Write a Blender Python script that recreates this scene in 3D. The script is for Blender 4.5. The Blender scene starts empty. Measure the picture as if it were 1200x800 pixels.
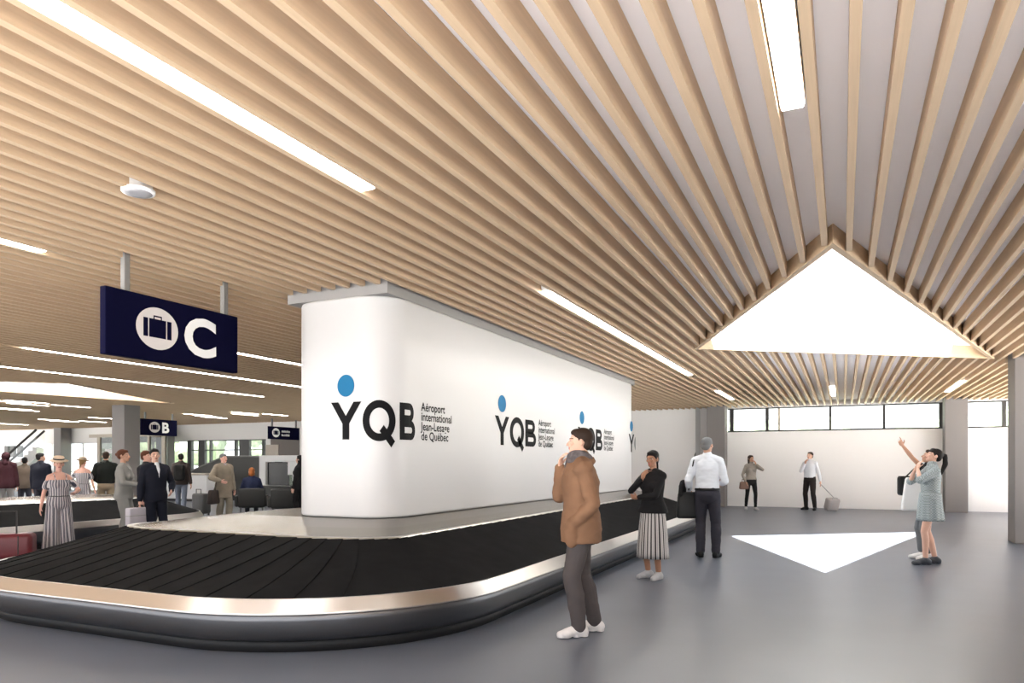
import bpy, bmesh, math, random
from mathutils import Vector, Matrix, noise
PI = math.pi
random.seed(7)
SC = bpy.context.scene
COL = SC.collection

# ------------------------------------------------------------------ camera
FPX, CAMH, HZ = 847.0, 1.47, 543.0
TH = math.atan(388 / 847)
SN, CS = math.sin(TH), math.cos(TH)
cd = bpy.data.cameras.new('camera'); cam = bpy.data.objects.new('camera', cd); COL.objects.link(cam)
cam.location = (0, 0, CAMH); cam.rotation_euler = (PI / 2, 0, TH)
cd.sensor_fit = 'HORIZONTAL'; cd.sensor_width = 36; cd.lens = FPX / 1200 * 36
cd.shift_y = (HZ - 400) / 1200; cd.clip_start = .05; cd.clip_end = 400
SC.camera = cam
SC.view_settings.view_transform = 'Standard'; SC.view_settings.look = 'None'
SC.view_settings.gamma = 1; SC.view_settings.use_curve_mapping = False

def at(px, py, z=0.0):
    """floor (or height z) point seen at a pixel of the 1200x800 picture"""
    d = FPX * (CAMH - z) / (py - HZ); r = (px - 600) / FPX * d
    return Vector((r * CS - d * SN, r * SN + d * CS, z))
def atd(px, d, z=0.0):
    r = (px - 600) / FPX * d
    return Vector((r * CS - d * SN, r * SN + d * CS, z))
def at_y(px, Y):
    """X at plane Y seen at column px"""
    t = (px - 600) / FPX
    return Y / (t * SN + CS) * (t * CS - SN)
def at_x(px, X):
    t = (px - 600) / FPX
    return X / (t * CS - SN) * (t * SN + CS)

# ------------------------------------------------------------------ materials
MATS = {}
def mat(name, col, rough=.6, metal=0, emit=None, estr=0, nvar=0, nscale=8, bump=0, bscale=60, spec=.5, aniso=None):
    if name in MATS: return MATS[name]
    m = bpy.data.materials.new(name); m.use_nodes = True
    nt = m.node_tree; b = nt.nodes['Principled BSDF']
    b.inputs['Base Color'].default_value = (*col, 1); b.inputs['Roughness'].default_value = rough
    b.inputs['Metallic'].default_value = metal; b.inputs['Specular IOR Level'].default_value = spec
    if emit: b.inputs['Emission Color'].default_value = (*emit, 1); b.inputs['Emission Strength'].default_value = estr
    if nvar or bump:
        tc = nt.nodes.new('ShaderNodeTexCoord'); mp = nt.nodes.new('ShaderNodeMapping')
        nt.links.new(tc.outputs['Object'], mp.inputs['Vector'])
        if aniso: mp.inputs['Scale'].default_value = aniso
    if nvar:
        n = nt.nodes.new('ShaderNodeTexNoise'); n.inputs['Scale'].default_value = nscale; n.inputs['Detail'].default_value = 5
        nt.links.new(mp.outputs[0], n.inputs['Vector'])
        r = nt.nodes.new('ShaderNodeValToRGB'); r.color_ramp.elements[0].position = .3; r.color_ramp.elements[1].position = .7
        r.color_ramp.elements[0].color = (*[max(0, c * (1 - nvar)) for c in col], 1)
        r.color_ramp.elements[1].color = (*[min(1, c * (1 + nvar)) for c in col], 1)
        nt.links.new(n.outputs['Fac'], r.inputs['Fac']); nt.links.new(r.outputs['Color'], b.inputs['Base Color'])
    if bump:
        n = nt.nodes.new('ShaderNodeTexNoise'); n.inputs['Scale'].default_value = bscale
        nt.links.new(mp.outputs[0], n.inputs['Vector'])
        bp = nt.nodes.new('ShaderNodeBump'); bp.inputs['Strength'].default_value = bump; bp.inputs['Distance'].default_value = .01
        nt.links.new(n.outputs['Fac'], bp.inputs['Height']); nt.links.new(bp.outputs['Normal'], b.inputs['Normal'])
    MATS[name] = m
    return m

def stripe_mat(name, cols, freq, mode='angle', rough=.85):
    """vertical stripes woven into cloth; mode 'angle' runs round the wearer's upright axis, 'x' across"""
    if name in MATS: return MATS[name]
    m = bpy.data.materials.new(name); m.use_nodes = True; nt = m.node_tree; N = nt.nodes; L = nt.links
    b = N['Principled BSDF']; b.inputs['Roughness'].default_value = rough
    tc = N.new('ShaderNodeTexCoord'); sp = N.new('ShaderNodeSeparateXYZ'); L.new(tc.outputs['Object'], sp.inputs[0])
    if mode == 'angle':
        a = N.new('ShaderNodeMath'); a.operation = 'ARCTAN2'; L.new(sp.outputs['Y'], a.inputs[0]); L.new(sp.outputs['X'], a.inputs[1]); src = a.outputs[0]
    else:
        a = N.new('ShaderNodeMath'); a.operation = 'ADD'; L.new(sp.outputs['X'], a.inputs[0]); L.new(sp.outputs['Y'], a.inputs[1]); src = a.outputs[0]
    k = N.new('ShaderNodeMath'); k.operation = 'MULTIPLY'; k.inputs[1].default_value = freq; L.new(src, k.inputs[0])
    fr = N.new('ShaderNodeMath'); fr.operation = 'FRACT'; L.new(k.outputs[0], fr.inputs[0])
    r = N.new('ShaderNodeValToRGB'); r.color_ramp.interpolation = 'CONSTANT'
    while len(r.color_ramp.elements) < len(cols): r.color_ramp.elements.new(.5)
    for e, (p, c) in zip(r.color_ramp.elements, cols): e.position = p; e.color = (*c, 1)
    L.new(fr.outputs[0], r.inputs['Fac']); L.new(r.outputs['Color'], b.inputs['Base Color'])
    MATS[name] = m
    return m

def plaid_mat(name, c0, c1, freq):
    if name in MATS: return MATS[name]
    m = bpy.data.materials.new(name); m.use_nodes = True; nt = m.node_tree; N = nt.nodes; L = nt.links
    b = N['Principled BSDF']; b.inputs['Roughness'].default_value = .85
    tc = N.new('ShaderNodeTexCoord'); ck = N.new('ShaderNodeTexChecker'); ck.inputs['Scale'].default_value = freq
    ck.inputs['Color1'].default_value = (*c0, 1); ck.inputs['Color2'].default_value = (*c1, 1)
    L.new(tc.outputs['Object'], ck.inputs['Vector']); L.new(ck.outputs['Color'], b.inputs['Base Color'])
    MATS[name] = m
    return m

def glass_mat(name, tint=(1, 1, 1), refl=.08):
    m = bpy.data.materials.new(name); m.use_nodes = True; nt = m.node_tree; N = nt.nodes; N.clear()
    o = N.new('ShaderNodeOutputMaterial'); t = N.new('ShaderNodeBsdfTransparent'); g = N.new('ShaderNodeBsdfGlossy'); x = N.new('ShaderNodeMixShader')
    t.inputs[0].default_value = (*tint, 1); g.inputs['Roughness'].default_value = .03; x.inputs[0].default_value = refl
    nt.links.new(t.outputs[0], x.inputs[1]); nt.links.new(g.outputs[0], x.inputs[2]); nt.links.new(x.outputs[0], o.inputs[0])
    MATS[name] = m
    return m

# ------------------------------------------------------------------ objects
def link(o, parent=None):
    COL.objects.link(o)
    if parent is not None: o.parent = parent
    return o
def obj(name, bm, m, parent=None, smooth=False, loc=None):
    me = bpy.data.meshes.new(name)
    if isinstance(bm, bmesh.types.BMesh):
        bmesh.ops.recalc_face_normals(bm, faces=bm.faces[:]); bm.to_mesh(me); bm.free()
    else: me = bm
    for x in (m if isinstance(m, (list, tuple)) else [m]): me.materials.append(x)
    if smooth:
        for p in me.polygons: p.use_smooth = True
    o = bpy.data.objects.new(name, me)
    if loc is not None: o.location = loc
    return link(o, parent)
def empty(name, loc, rz=0):
    o = bpy.data.objects.new(name, None); o.location = loc; o.rotation_euler = (0, 0, rz); o.empty_display_size = .2
    return link(o)
def tag(o, label, cat, group=None, kind=None):
    o['label'] = label; o['category'] = cat
    if group: o['group'] = group
    if kind: o['kind'] = kind
    return o
def struct(o, label=None, cat=None):
    o['kind'] = 'structure'
    if label: o['label'] = label
    if cat: o['category'] = cat
    return o
def copy_tree(o, parent=None):
    c = o.copy(); COL.objects.link(c)
    if parent is not None: c.parent = parent
    for ch in list(o.children): copy_tree(ch, c)
    return c

# ------------------------------------------------------------------ bmesh shapes
def B(): return bmesh.new()
def box(bm, lo, hi, bevel=0, seg=2, M=None):
    r = bmesh.ops.create_cube(bm, size=1)
    vs = r['verts']; lo, hi = Vector(lo), Vector(hi); c = (lo + hi) / 2; s = hi - lo
    for v in vs: v.co = Vector((v.co.x * s.x, v.co.y * s.y, v.co.z * s.z)) + c
    if bevel:
        es = list({e for v in vs for e in v.link_edges})
        q = bmesh.ops.bevel(bm, geom=es, offset=bevel, segments=seg, affect='EDGES', profile=.5)
        vs = list({v for f in q['faces'] for v in f.verts} | {v for v in vs if v.is_valid})
    if M is not None:
        for v in vs: v.co = M @ v.co
    return bm
def frame_of(d):
    d = d.normalized(); a = Vector((0, 0, 1)) if abs(d.z) < .9 else Vector((1, 0, 0))
    u = d.cross(a).normalized(); return u, d.cross(u)
def tube(bm, pts, r, seg=10, caps=True):
    pts = [Vector(p) for p in pts]; n = len(pts); rings = []
    rr = r if isinstance(r, (list, tuple)) else [r] * n
    u = None
    for i, p in enumerate(pts):
        d = (pts[min(i + 1, n - 1)] - pts[max(i - 1, 0)])
        if u is None: u, w = frame_of(d)
        else:
            d = d.normalized(); u = (u - d * u.dot(d)).normalized(); w = d.cross(u)
        rings.append([bm.verts.new(p + (u * math.cos(a) + w * math.sin(a)) * rr[i]) for a in [2 * PI * k / seg for k in range(seg)]])
    for a, b in zip(rings, rings[1:]):
        for k in range(seg): bm.faces.new((a[k], a[(k + 1) % seg], b[(k + 1) % seg], b[k]))
    if caps: bm.faces.new(rings[0][::-1]); bm.faces.new(rings[-1])
    return bm
def cyl(bm, p0, p1, r0, r1=None, seg=16):
    return tube(bm, [p0, p1], [r0, r0 if r1 is None else r1], seg)
def capsule(bm, p0, r0, p1, r1, seg=14):
    p0, p1 = Vector(p0), Vector(p1); d = p1 - p0
    if d.length < 1e-5: return ellipsoid(bm, p0, (r0, r0, r0))
    dn = d.normalized(); pts, rs = [], []
    for k in range(4):
        a = PI / 2 * (1 - k / 4) ; pts.append(p0 - dn * r0 * math.sin(a)); rs.append(max(r0 * math.cos(a), r0 * .05))
    pts.append(p0); rs.append(r0); pts.append(p1); rs.append(r1)
    for k in range(1, 5):
        a = PI / 2 * k / 4; pts.append(p1 + dn * r1 * math.sin(a)); rs.append(max(r1 * math.cos(a), r1 * .05))
    return tube(bm, pts, rs, seg)
def ellipsoid(bm, c, r, M=None, sub=3):
    q = bmesh.ops.create_icosphere(bm, subdivisions=sub, radius=1)
    c = Vector(c)
    for v in q['verts']:
        p = Vector((v.co.x * r[0], v.co.y * r[1], v.co.z * r[2]))
        if M is not None: p = M @ p
        v.co = p + c
    return bm
def loft(bm, rings, seg=32, ripple=None):
    """rings: (cx, cy, z, rx, ry); ripple(i, a) multiplies the radius"""
    R = []
    for i, (cx, cy, z, rx, ry) in enumerate(rings):
        R.append([bm.verts.new((cx + rx * math.cos(a) * (ripple(i, a) if ripple else 1), cy + ry * math.sin(a) * (ripple(i, a) if ripple else 1), z)) for a in [2 * PI * k / seg for k in range(seg)]])
    for a, b in zip(R, R[1:]):
        for k in range(seg): bm.faces.new((a[k], a[(k + 1) % seg], b[(k + 1) % seg], b[k]))
    bm.faces.new(R[0][::-1]); bm.faces.new(R[-1])
    return bm
def lathe(bm, prof, c=(0, 0, 0), seg=24, M=None):
    R = []
    for r, z in prof:
        ring = []
        for k in range(seg):
            a = 2 * PI * k / seg; p = Vector((r * math.cos(a), r * math.sin(a), z))
            if M is not None: p = M @ p
            ring.append(bm.verts.new(p + Vector(c)))
        R.append(ring)
    for a, b in zip(R, R[1:]):
        for k in range(seg): bm.faces.new((a[k], a[(k + 1) % seg], b[(k + 1) % seg], b[k]))
    bm.faces.new(R[0][::-1]); bm.faces.new(R[-1])
    return bm
def prism(bm, pts, z0, z1):
    a = [bm.verts.new((x, y, z0)) for x, y in pts]; b = [bm.verts.new((x, y, z1)) for x, y in pts]; n = len(pts)
    bm.faces.new(a[::-1]); bm.faces.new(b)
    for k in range(n): bm.faces.new((a[k], a[(k + 1) % n], b[(k + 1) % n], b[k]))
    return bm
def remesh(bm, vox, smooth=4, fac=.5, wrinkle=0, wfreq=7, seed=0, decim=0):
    """fuse overlapping closed shapes into one skin"""
    me = bpy.data.meshes.new('tmp'); bmesh.ops.recalc_face_normals(bm, faces=bm.faces[:]); bm.to_mesh(me); bm.free()
    o = bpy.data.objects.new('tmp', me); COL.objects.link(o)
    r = o.modifiers.new('r', 'REMESH'); r.mode = 'VOXEL'; r.voxel_size = vox
    s = o.modifiers.new('s', 'SMOOTH'); s.factor = fac; s.iterations = smooth
    dg = bpy.context.evaluated_depsgraph_get(); dg.update()
    out = bpy.data.meshes.new_from_object(o.evaluated_get(dg))
    bpy.data.objects.remove(o); bpy.data.meshes.remove(me)
    if wrinkle:
        ns = [v.normal.copy() for v in out.vertices]; sd = Vector((seed * 3.1, seed * 1.7, 0))
        for v, n in zip(out.vertices, ns):
            p = v.co
            w = noise.noise(Vector((p.x * wfreq, p.y * wfreq, p.z * wfreq * 1.6)) + sd) + .5 * noise.noise(Vector((p.x * wfreq * 2.3, p.y * wfreq * 2.3, p.z * wfreq * 4)) + sd)
            v.co = p + n * w * wrinkle
    for p in out.polygons: p.use_smooth = True
    out.materials.clear()
    return out

def text_geo(s, bold=0):
    """glyph outlines of a line of text as (verts, faces), cap height scaled to about 1"""
    cu = bpy.data.curves.new('t', 'FONT'); cu.body = s; cu.size = 1; cu.resolution_u = 4; cu.offset = bold; cu.fill_mode = 'FRONT'
    o = bpy.data.objects.new('t', cu); COL.objects.link(o)
    dg = bpy.context.evaluated_depsgraph_get(); dg.update()
    me = bpy.data.meshes.new_from_object(o.evaluated_get(dg))
    v = [(p.co.x, p.co.y) for p in me.vertices]; f = [tuple(p.vertices) for p in me.polygons]
    bpy.data.objects.remove(o); bpy.data.curves.remove(cu); bpy.data.meshes.remove(me)
    return v, f
def add_flat(bm, verts, faces, fn):
    vs = [bm.verts.new(fn(x, y)) for x, y in verts]
    for f in faces:
        try: bm.faces.new([vs[i] for i in f])
        except ValueError: pass
def add_quadstrip(bm, outer, inner, fn, closed=True):
    n = len(outer); a = [bm.verts.new(fn(*p)) for p in outer]; b = [bm.verts.new(fn(*p)) for p in inner]
    for k in range(n if closed else n - 1):
        bm.faces.new((a[k], a[(k + 1) % n], b[(k + 1) % n], b[k]))
def ring_pts(cx, cy, rx, ry, a0=0, a1=2 * PI, n=32, closed=True):
    m = n if closed else n - 1
    return [(cx + rx * math.cos(a0 + (a1 - a0) * k / m), cy + ry * math.sin(a0 + (a1 - a0) * k / m)) for k in range(n)]
def add_disc(bm, cx, cy, rx, ry, fn, n=32):
    bm.faces.new([bm.verts.new(fn(*p)) for p in ring_pts(cx, cy, rx, ry, n=n)])
def add_stroke(bm, p0, p1, w, fn, n=6):
    (x0, y0), (x1, y1) = p0, p1; l = math.hypot(x1 - x0, y1 - y0); ux, uy = -(y1 - y0) / l * w / 2, (x1 - x0) / l * w / 2
    a = [(x0 + (x1 - x0) * k / n + ux, y0 + (y1 - y0) * k / n + uy) for k in range(n + 1)]
    b = [(x0 + (x1 - x0) * k / n - ux, y0 + (y1 - y0) * k / n - uy) for k in range(n + 1)]
    add_quadstrip(bm, a, b, fn, False)
# ------------------------------------------------------------------ palette
m_floor = mat('polished_concrete', (.108, .118, .146), .36, nvar=.06, nscale=1.2, spec=.45)
m_white = mat('white_paint', (.90, .885, .875), .55)
m_soffit = mat('white_soffit', (.93, .91, .93), .7)
m_wood = mat('pale_spruce', (.53, .385, .25), .6, nvar=.06, nscale=3.0, aniso=(14, .6, 14))
m_steel = mat('tan_tinted_steel', (.185, .155, .118), .22, 1.0)  # tan tint in the steel stands in for the reflected wood ceiling
m_steel2 = mat('satin_steel', (.62, .59, .56), .3, 1.0)
m_dsteel = mat('dark_steel', (.165, .167, .176), .36, 1.0)
m_rubber = mat('black_rubber', (.012, .012, .0125), .65, nvar=.2, nscale=5, spec=.015)
m_black = mat('black_plinth', (.012, .012, .013), .6)
m_col = mat('grey_column_paint', (.19, .175, .17), .6)
m_dark = mat('dark_frame', (.03, .028, .027), .5)
m_grey = mat('mid_grey_panel', (.38, .38, .38), .5)
m_char = mat('charcoal_panel', (.055, .055, .052), .6)
m_light = mat('lamp_diffuser', (1, 1, 1), .5, emit=(1, .97, .93), estr=13)
m_lampcase = mat('lamp_housing', (.85, .85, .85), .4)
m_navy = mat('navy_sign', (.0012, .0012, .017), .7, spec=.06)
m_signwhite = mat('sign_white', (.86, .86, .86), .5)
m_signgrey = mat('sign_pale_grey', (.62, .58, .57), .5)
m_ink = mat('logo_black', (.006, .006, .007), .6, spec=.1)
m_blue = mat('logo_blue', (.014, .145, .30), .6, spec=.15)
m_tan = mat('beige_frame', (.55, .49, .42), .6)
m_glass = glass_mat('clear_glass', (.97, .99, .98), .06)
m_opal = bpy.data.materials.new('opal_glazing'); m_opal.use_nodes = True; _n = m_opal.node_tree; _t = _n.nodes.new('ShaderNodeBsdfTranslucent'); _t.inputs[0].default_value = (.75, .75, .75, 1)
_n.links.new(_t.outputs[0], _n.nodes['Material Output'].inputs['Surface'])
m_gglass = glass_mat('grey_green_glass', (.40, .41, .37), .10)

ZC, SLH, SOF = 3.40, .15, 3.56        # slat underside, slat depth, soffit
XL, XR, YB, YF = -46.0, 6.4, -1.7, 26.0

# floor and outside ground
bm = B(); box(bm, (XL - .3, YB, -.12), (XR + .3, YF + .3, 0)); struct(obj('floor', bm, m_floor))
m_ground = mat('pale_paving', (.3, .3, .295), .8, nvar=.1, nscale=.4)
m_lawn = mat('lawn_green', (.22, .25, .19), .9, nvar=.25, nscale=2)
bm = B(); box(bm, (-120, -90, -.5), (120, YF + 6, -.13)); struct(obj('ground', bm, m_ground))
bm = B(); box(bm, (-160, YF + 6, -.5), (160, 130, -.05)); struct(obj('ground_lawn', bm, m_lawn))

bm = B(); box(bm, (XR + .35, 4, -.13), (XR + 22, YF + 5, -.06)); struct(obj('ground_bounce', bm, mat('bounce_white', (.62, .62, .62), .8)))  # unseen pale sheet added to bounce sunlight into the far bay
# skylight triangles (underside corners, anticlockwise or not does not matter)
TRI = [[(-.09, 7.06), (-2.2, 12.3), (2.42, 15.6)], [(-17.0, 11.4), (-19.5, 16.4), (-21.2, 7.6)]]
def tri_span(t, x):
    ys = []
    for k in range(3):
        (x0, y0), (x1, y1) = t[k], t[(k + 1) % 3]
        if (x0 - x) * (x1 - x) < 0: ys.append(y0 + (y1 - y0) * (x - x0) / (x1 - x0))
    return (min(ys), max(ys)) if len(ys) == 2 else None
def grow(t, g):
    """offset a triangle outwards by g"""
    cx, cy = sum(p[0] for p in t) / 3, sum(p[1] for p in t) / 3; L = []
    for k in range(3):
        (x0, y0), (x1, y1) = t[k], t[(k + 1) % 3]; dx, dy = x1 - x0, y1 - y0; l = math.hypot(dx, dy); nx, ny = dy / l, -dx / l
        if (x0 - cx) * nx + (y0 - cy) * ny < 0: nx, ny = -nx, -ny
        L.append((x0 + nx * g, y0 + ny * g, dx, dy))
    out = []
    for k in range(3):
        x0, y0, ax, ay = L[k - 1]; x1, y1, bx, by = L[k]; det = ax * by - ay * bx
        s = ((x1 - x0) * by - (y1 - y0) * bx) / det; out.append((x0 + ax * s, y0 + ay * s))
    return out
FR = .06
TRIO = [grow(t, FR) for t in TRI]
# soffit plate with triangular holes, filled by triangulating outline + holes
from mathutils.geometry import delaunay_2d_cdt
def plate_with_holes(outer, holes, z0, z1):
    bm = B(); V = [Vector(p) for p in outer]; F = []; E = [(k, (k + 1) % len(outer)) for k in range(len(outer))]
    for h in holes:
        n0 = len(V); V += [Vector(p) for p in h]; E += [(n0 + k, n0 + (k + 1) % len(h)) for k in range(len(h))]
    r = delaunay_2d_cdt(V, E, [], 0, 1e-5)
    def inside(p, t):
        s = [((t[(k + 1) % 3][0] - t[k][0]) * (p[1] - t[k][1]) - (t[(k + 1) % 3][1] - t[k][1]) * (p[0] - t[k][0])) > 0 for k in range(3)]
        return all(s) or not any(s)
    lo = [bm.verts.new((v.x, v.y, z0)) for v in r[0]]; hi = [bm.verts.new((v.x, v.y, z1)) for v in r[0]]
    cnt = {}
    for f in r[2]:
        c = sum((r[0][i] for i in f), Vector((0, 0))) / len(f)
        if any(inside(c, h) for h in holes): continue
        bm.faces.new([lo[i] for i in f][::-1]); bm.faces.new([hi[i] for i in f])
        for a, b in zip(f, f[1:] + f[:1]):
            k = (min(a, b), max(a, b)); cnt[k] = cnt.get(k, 0) + 1
    for (a, b), n in cnt.items():
        if n == 1: bm.faces.new((lo[a], lo[b], hi[b], hi[a]))
    for v in [v for v in bm.verts if not v.link_faces]: bm.verts.remove(v)
    return bm
ceil_o = obj('ceiling', plate_with_holes([(XL - .3, YB), (XR + .3, YB), (XR + .3, YF + .3), (XL - .3, YF + .3)], TRIO, SOF, SOF + .2), m_soffit)
struct(ceil_o)

BLK = (-5.85, -4.45, 6.5, 16.7)         # white box footprint
COLS = [(2.8, 3.4, 25.32, 25.92), (-4.25, -3.65, 25.32, 25.92), (2.86, 3.46, 15.9, 16.5), (-22.1, -21.5, 16.3, 16.9), (-38.95, -38.35, 25.3, 25.9), (-30.7, -30.1, 25.0, 25.6)]
CUTS = [(BLK[0] - .02, BLK[1] + .02, BLK[2] - .02, BLK[3] + .02)] + [(a - .02, b + .02, c - .02, d + .02) for a, b, c, d in COLS]
bm = B(); k = 0
x = .05 + .2 * math.ceil((XL + .2) / .2)
SLX = []
while x < XR - .1:
    SLX.append(x); iv = [(YB + .02, YF - .02)]
    for t in TRIO:
        sp = [tri_span(t, x + e) for e in (-.024, 0, .024)]; sp = [s for s in sp if s]
        cut = [(min(s[0] for s in sp) , max(s[1] for s in sp))] if sp else []
        for a, b in cut: iv = [q for p in iv for q in ((p[0], min(p[1], a)), (max(p[0], b), p[1])) if q[1] - q[0] > .05]
    for X0, X1, Y0, Y1 in CUTS:
        if X0 < x + .025 and x - .025 < X1: iv = [q for p in iv for q in ((p[0], min(p[1], Y0)), (max(p[0], Y1), p[1])) if q[1] - q[0] > .05]
    for a, b in iv: box(bm, (x - .025, a, ZC), (x + .025, b, SOF - .002))
    x += .2
obj('slats', bm, m_wood, ceil_o)

# skylights: timber kerb, white shaft, sloping glass on top
m_shaft = mat('shaft_white', (.9, .9, .92), .6)
for i, t in enumerate(TRI):
    to = TRIO[i]; e = empty('window_%d' % (i + 1), (0, 0, 0)); struct(e, ['triangular skylight with pale timber kerb above the sunlit patch of floor', 'triangular skylight far off above the second baggage carousel'][i], 'skylight')
    bm = B()
    for k in range(3):
        q = [t[k], t[(k + 1) % 3], to[(k + 1) % 3], to[k]]; prism(bm, q, ZC - .012, SOF + .05)
    obj('kerb', bm, m_wood, e)
    bm = B(); ti, tq = grow(t, .004), grow(t, .05)
    if i == 0: hi = [ti[0], ti[1], (ti[2][0] - .42, ti[2][1] - .35)]
    else: hi = ti
    hq = grow(hi, .05)
    for k in range(3):
        l = (k + 1) % 3; lo4 = [bm.verts.new((*q, SOF + .05)) for q in (ti[k], ti[l], tq[l], tq[k])]; hi4 = [bm.verts.new((*q, 4.40)) for q in (hi[k], hi[l], hq[l], hq[k])]
        bm.faces.new(lo4[::-1]); bm.faces.new(hi4)
        for a in range(4): bm.faces.new((lo4[a], lo4[(a + 1) % 4], hi4[(a + 1) % 4], hi4[a]))
    tq = hq
    obj('shaft', bm, m_shaft, e)
    bm = B(); prism(bm, tq, 4.40, 4.415); obj('pane', bm, m_glass if i == 0 else m_opal, e)

# columns
for X0, X1, Y0, Y1 in COLS:
    bm = B(); box(bm, (X0, Y0, 0), (X1, Y1, SOF), .012, 1); c = struct(obj('column', bm, m_col))

# back wall of the right hand bays (Y = 26)
ZS, ZT = 2.56, 3.38
wxl, wcl = -24.0, -4.25
bm = B()
box(bm, (-7.6, YF, 0), (wcl, YF + .3, SOF))
box(bm, (wcl, YF, 0), (XR + .3, YF + .3, ZS))
box(bm, (wcl, YF, ZT), (XR + .3, YF + .3, SOF))
struct(obj('wall_back', bm, m_white))
def wx(px): return at_y(px, YF + .06)
def window(n, x0, x1, bars, thin=()):
    e = empty('window_%d' % n, ((x0 + x1) / 2, YF, ZS)); struct(e)
    ox = (x0 + x1) / 2; bm = B(); y0, y1 = .02, .14
    box(bm, (x0 - ox, y0, 0), (x1 - ox, y1, .05)); box(bm, (x0 - ox, y0, ZT - ZS - .04), (x1 - ox, y1, ZT - ZS))
    for x, w in bars: box(bm, (x - ox - w / 2, y0 - .01, .05), (x - ox + w / 2, y1, ZT - ZS - .04))
    obj('window_frame', bm, m_dark, e)
    if thin:
        bm = B()
        for x, w in thin: box(bm, (x - ox - w / 2, y0, .05), (x - ox + w / 2, y1, ZT - ZS - .04))
        obj('timber_mullion', bm, m_tan, e)
    bm = B(); box(bm, (x0 - ox, .07, .02), (x1 - ox, .078, ZT - ZS - .02)); obj('pane', bm, m_glass, e)
window(3, -3.66, 2.82, [(wx(857.5), .13), (wx(899), .10), (wx(973), .07), (wx(1036), .07), (wx(1103), .12)], [(wx(913), .07)])
window(4, 3.38, XR + .2, [(at_y(1177, YF), .10), (4.9, .08), (6.2, .08)])
# grey recessed service panel between wall and column
bm = B(); box(bm, (at_y(816, YF), YF - .05, 0), (-4.25, YF, SOF - .01), .006, 1)
dp = struct(obj('door_1', bm, mat('pale_grey_panel', (.55, .53, .52), .5)))
bm = B(); box(bm, (at_y(816, YF) - .02, YF - .07, 0), (at_y(816, YF) + .14, YF - .002, SOF - .01), .004, 1); obj('frame', bm, m_grey, dp)

bm = B(); box(bm, (XR, YB, 0), (XR + .3, 10, SOF)); struct(obj('wall_lightblock', bm, mat('warm_grey_wall', (.22, .21, .20), .6)))  # unseen wall added to cut side light on the slats
# far left part of the back wall: white bulkhead over glazing
ZB = 2.62
bm = B(); box(bm, (XL, YF, ZB), (-7.6, YF + .3, SOF)); box(bm, (-24.6, YF, 0), (-20.4, YF + .3, ZB)); box(bm, (-11, YF, 0), (-7.6, YF + .3, ZB)); box(bm, (-29.6, YF, 0), (-24.6, YF + .3, 1.1))
struct(obj('wall_backleft', bm, m_white))
e = empty('window_6', (-40, YF, 0)); struct(e); bm = B(); x = XL
for xx in (-46, -44.6, -40.2, -37.6, -34.8, -32.2, -29.7): box(bm, (xx + 40 - .05, .03, 0), (xx + 40 + .05, .13, ZB))
for z in (0, 1.0, ZB - .06): box(bm, (-6, .03, z), (10.4, .13, z + .06))
obj('window_frame', bm, m_signwhite, e)
bm = B()
for px in (7, 14, 22): xx = at_y(px, YF) + 40; box(bm, (xx - .16, .0, 1.85), (xx + .16, .16, 2.5))
obj('dark_mullion', bm, mat('grey_mullion', (.10, .10, .10), .6), e)
bm = B(); box(bm, (-6, .07, 0), (10.4, .078, ZB)); obj('pane', bm, m_glass, e)
e = empty('window_7', (-15.7, YF, 0)); struct(e); bm = B()  # hidden glazing added to let more daylight into the hall
for xx in (-4.6, -2.3, 0, 2.3, 4.6): box(bm, (xx - .05, .03, 0), (xx + .05, .13, ZB))
obj('window_frame', bm, m_signwhite, e)
bm = B(); box(bm, (-4.7, .07, 0), (4.7, .078, ZB)); obj('pane', bm, m_glass, e)
e = empty('window_5', (-27, YF, 1.1)); struct(e)
bm = B(); H5 = ZB - 1.1
for px, w in ((222, .25), (236, .42), (246, .07), (275.5, .10), (286, .62), (308, .12)):
    X = at_y(px, YF) + 27; box(bm, (X - w / 2, .0, 0), (X + w / 2, .16, H5))
for z in (0, H5 * .66, H5 - .05): box(bm, (-2.6, .03, z), (2.4, .12, z + .05))
obj('window_frame', bm, mat('grey_mullion', (.10, .10, .10), .6), e)
bm = B(); box(bm, (-2.6, .07, 0), (2.4, .08, H5)); obj('pane', bm, m_glass, e)

# ceiling strip lights
def gapx(x): return .15 + .2 * round((x - .15) / .2)
lamps = []
def lamp(x, y0, y1, label):
    x = gapx(x); e = empty('strip_light', (x, (y0 + y1) / 2, ZC)); tag(e, label, 'ceiling light', 'recessed strip lights between the ceiling slats'); h = (y1 - y0) / 2
    bm = B(); box(bm, (-.062, -h - .01, .022), (.062, h + .01, SOF - ZC - .003)); obj('housing', bm, m_lampcase, e)
    bm = B(); box(bm, (-.056, -h, .0), (.056, h, .024), .004, 1); obj('diffuser', bm, m_light, e)
    return e
Lb = {(-.25, 0): 'white strip light running in from the top edge, between ceiling slats nearest above the skylight',
      (-3.05, 0): 'longest-looking white strip light crossing the top left corner of the slatted ceiling',
      (-6.65, 0): 'short white strip light end at the left edge, above the hanging letter C sign',
      (2.55, 2): 'short strip light right of the skylight base, slanting toward the column at the right edge',
      (-.25, 2): 'short strip light straight beyond the middle of the skylight base',
      (-3.05, 2): 'short strip light just beyond the long one, near the far grey column',
      (-6.65, 2): 'added strip light out of sight, brightening the white wall behind the white box', (-9.65, 2): 'added strip light hidden behind the white box, farther left, brightening the far wall',  # two hidden lamps added to lift the wall behind the box
      (-3.05, 1): 'long strip light above the white box, between it and the skylight',
      (-9.65, 1): 'thin strip light running from behind the letter C sign to the white box',
      (-12.45, 1): 'thin long strip light passing just under the letter C sign',
      (-15.25, 1): 'lower thin strip light on the left ceiling, next to the far skylight'}
Y012 = [(-.7, 4.22), (7.6, 16.0), (19.9, 22.6)]
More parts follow.
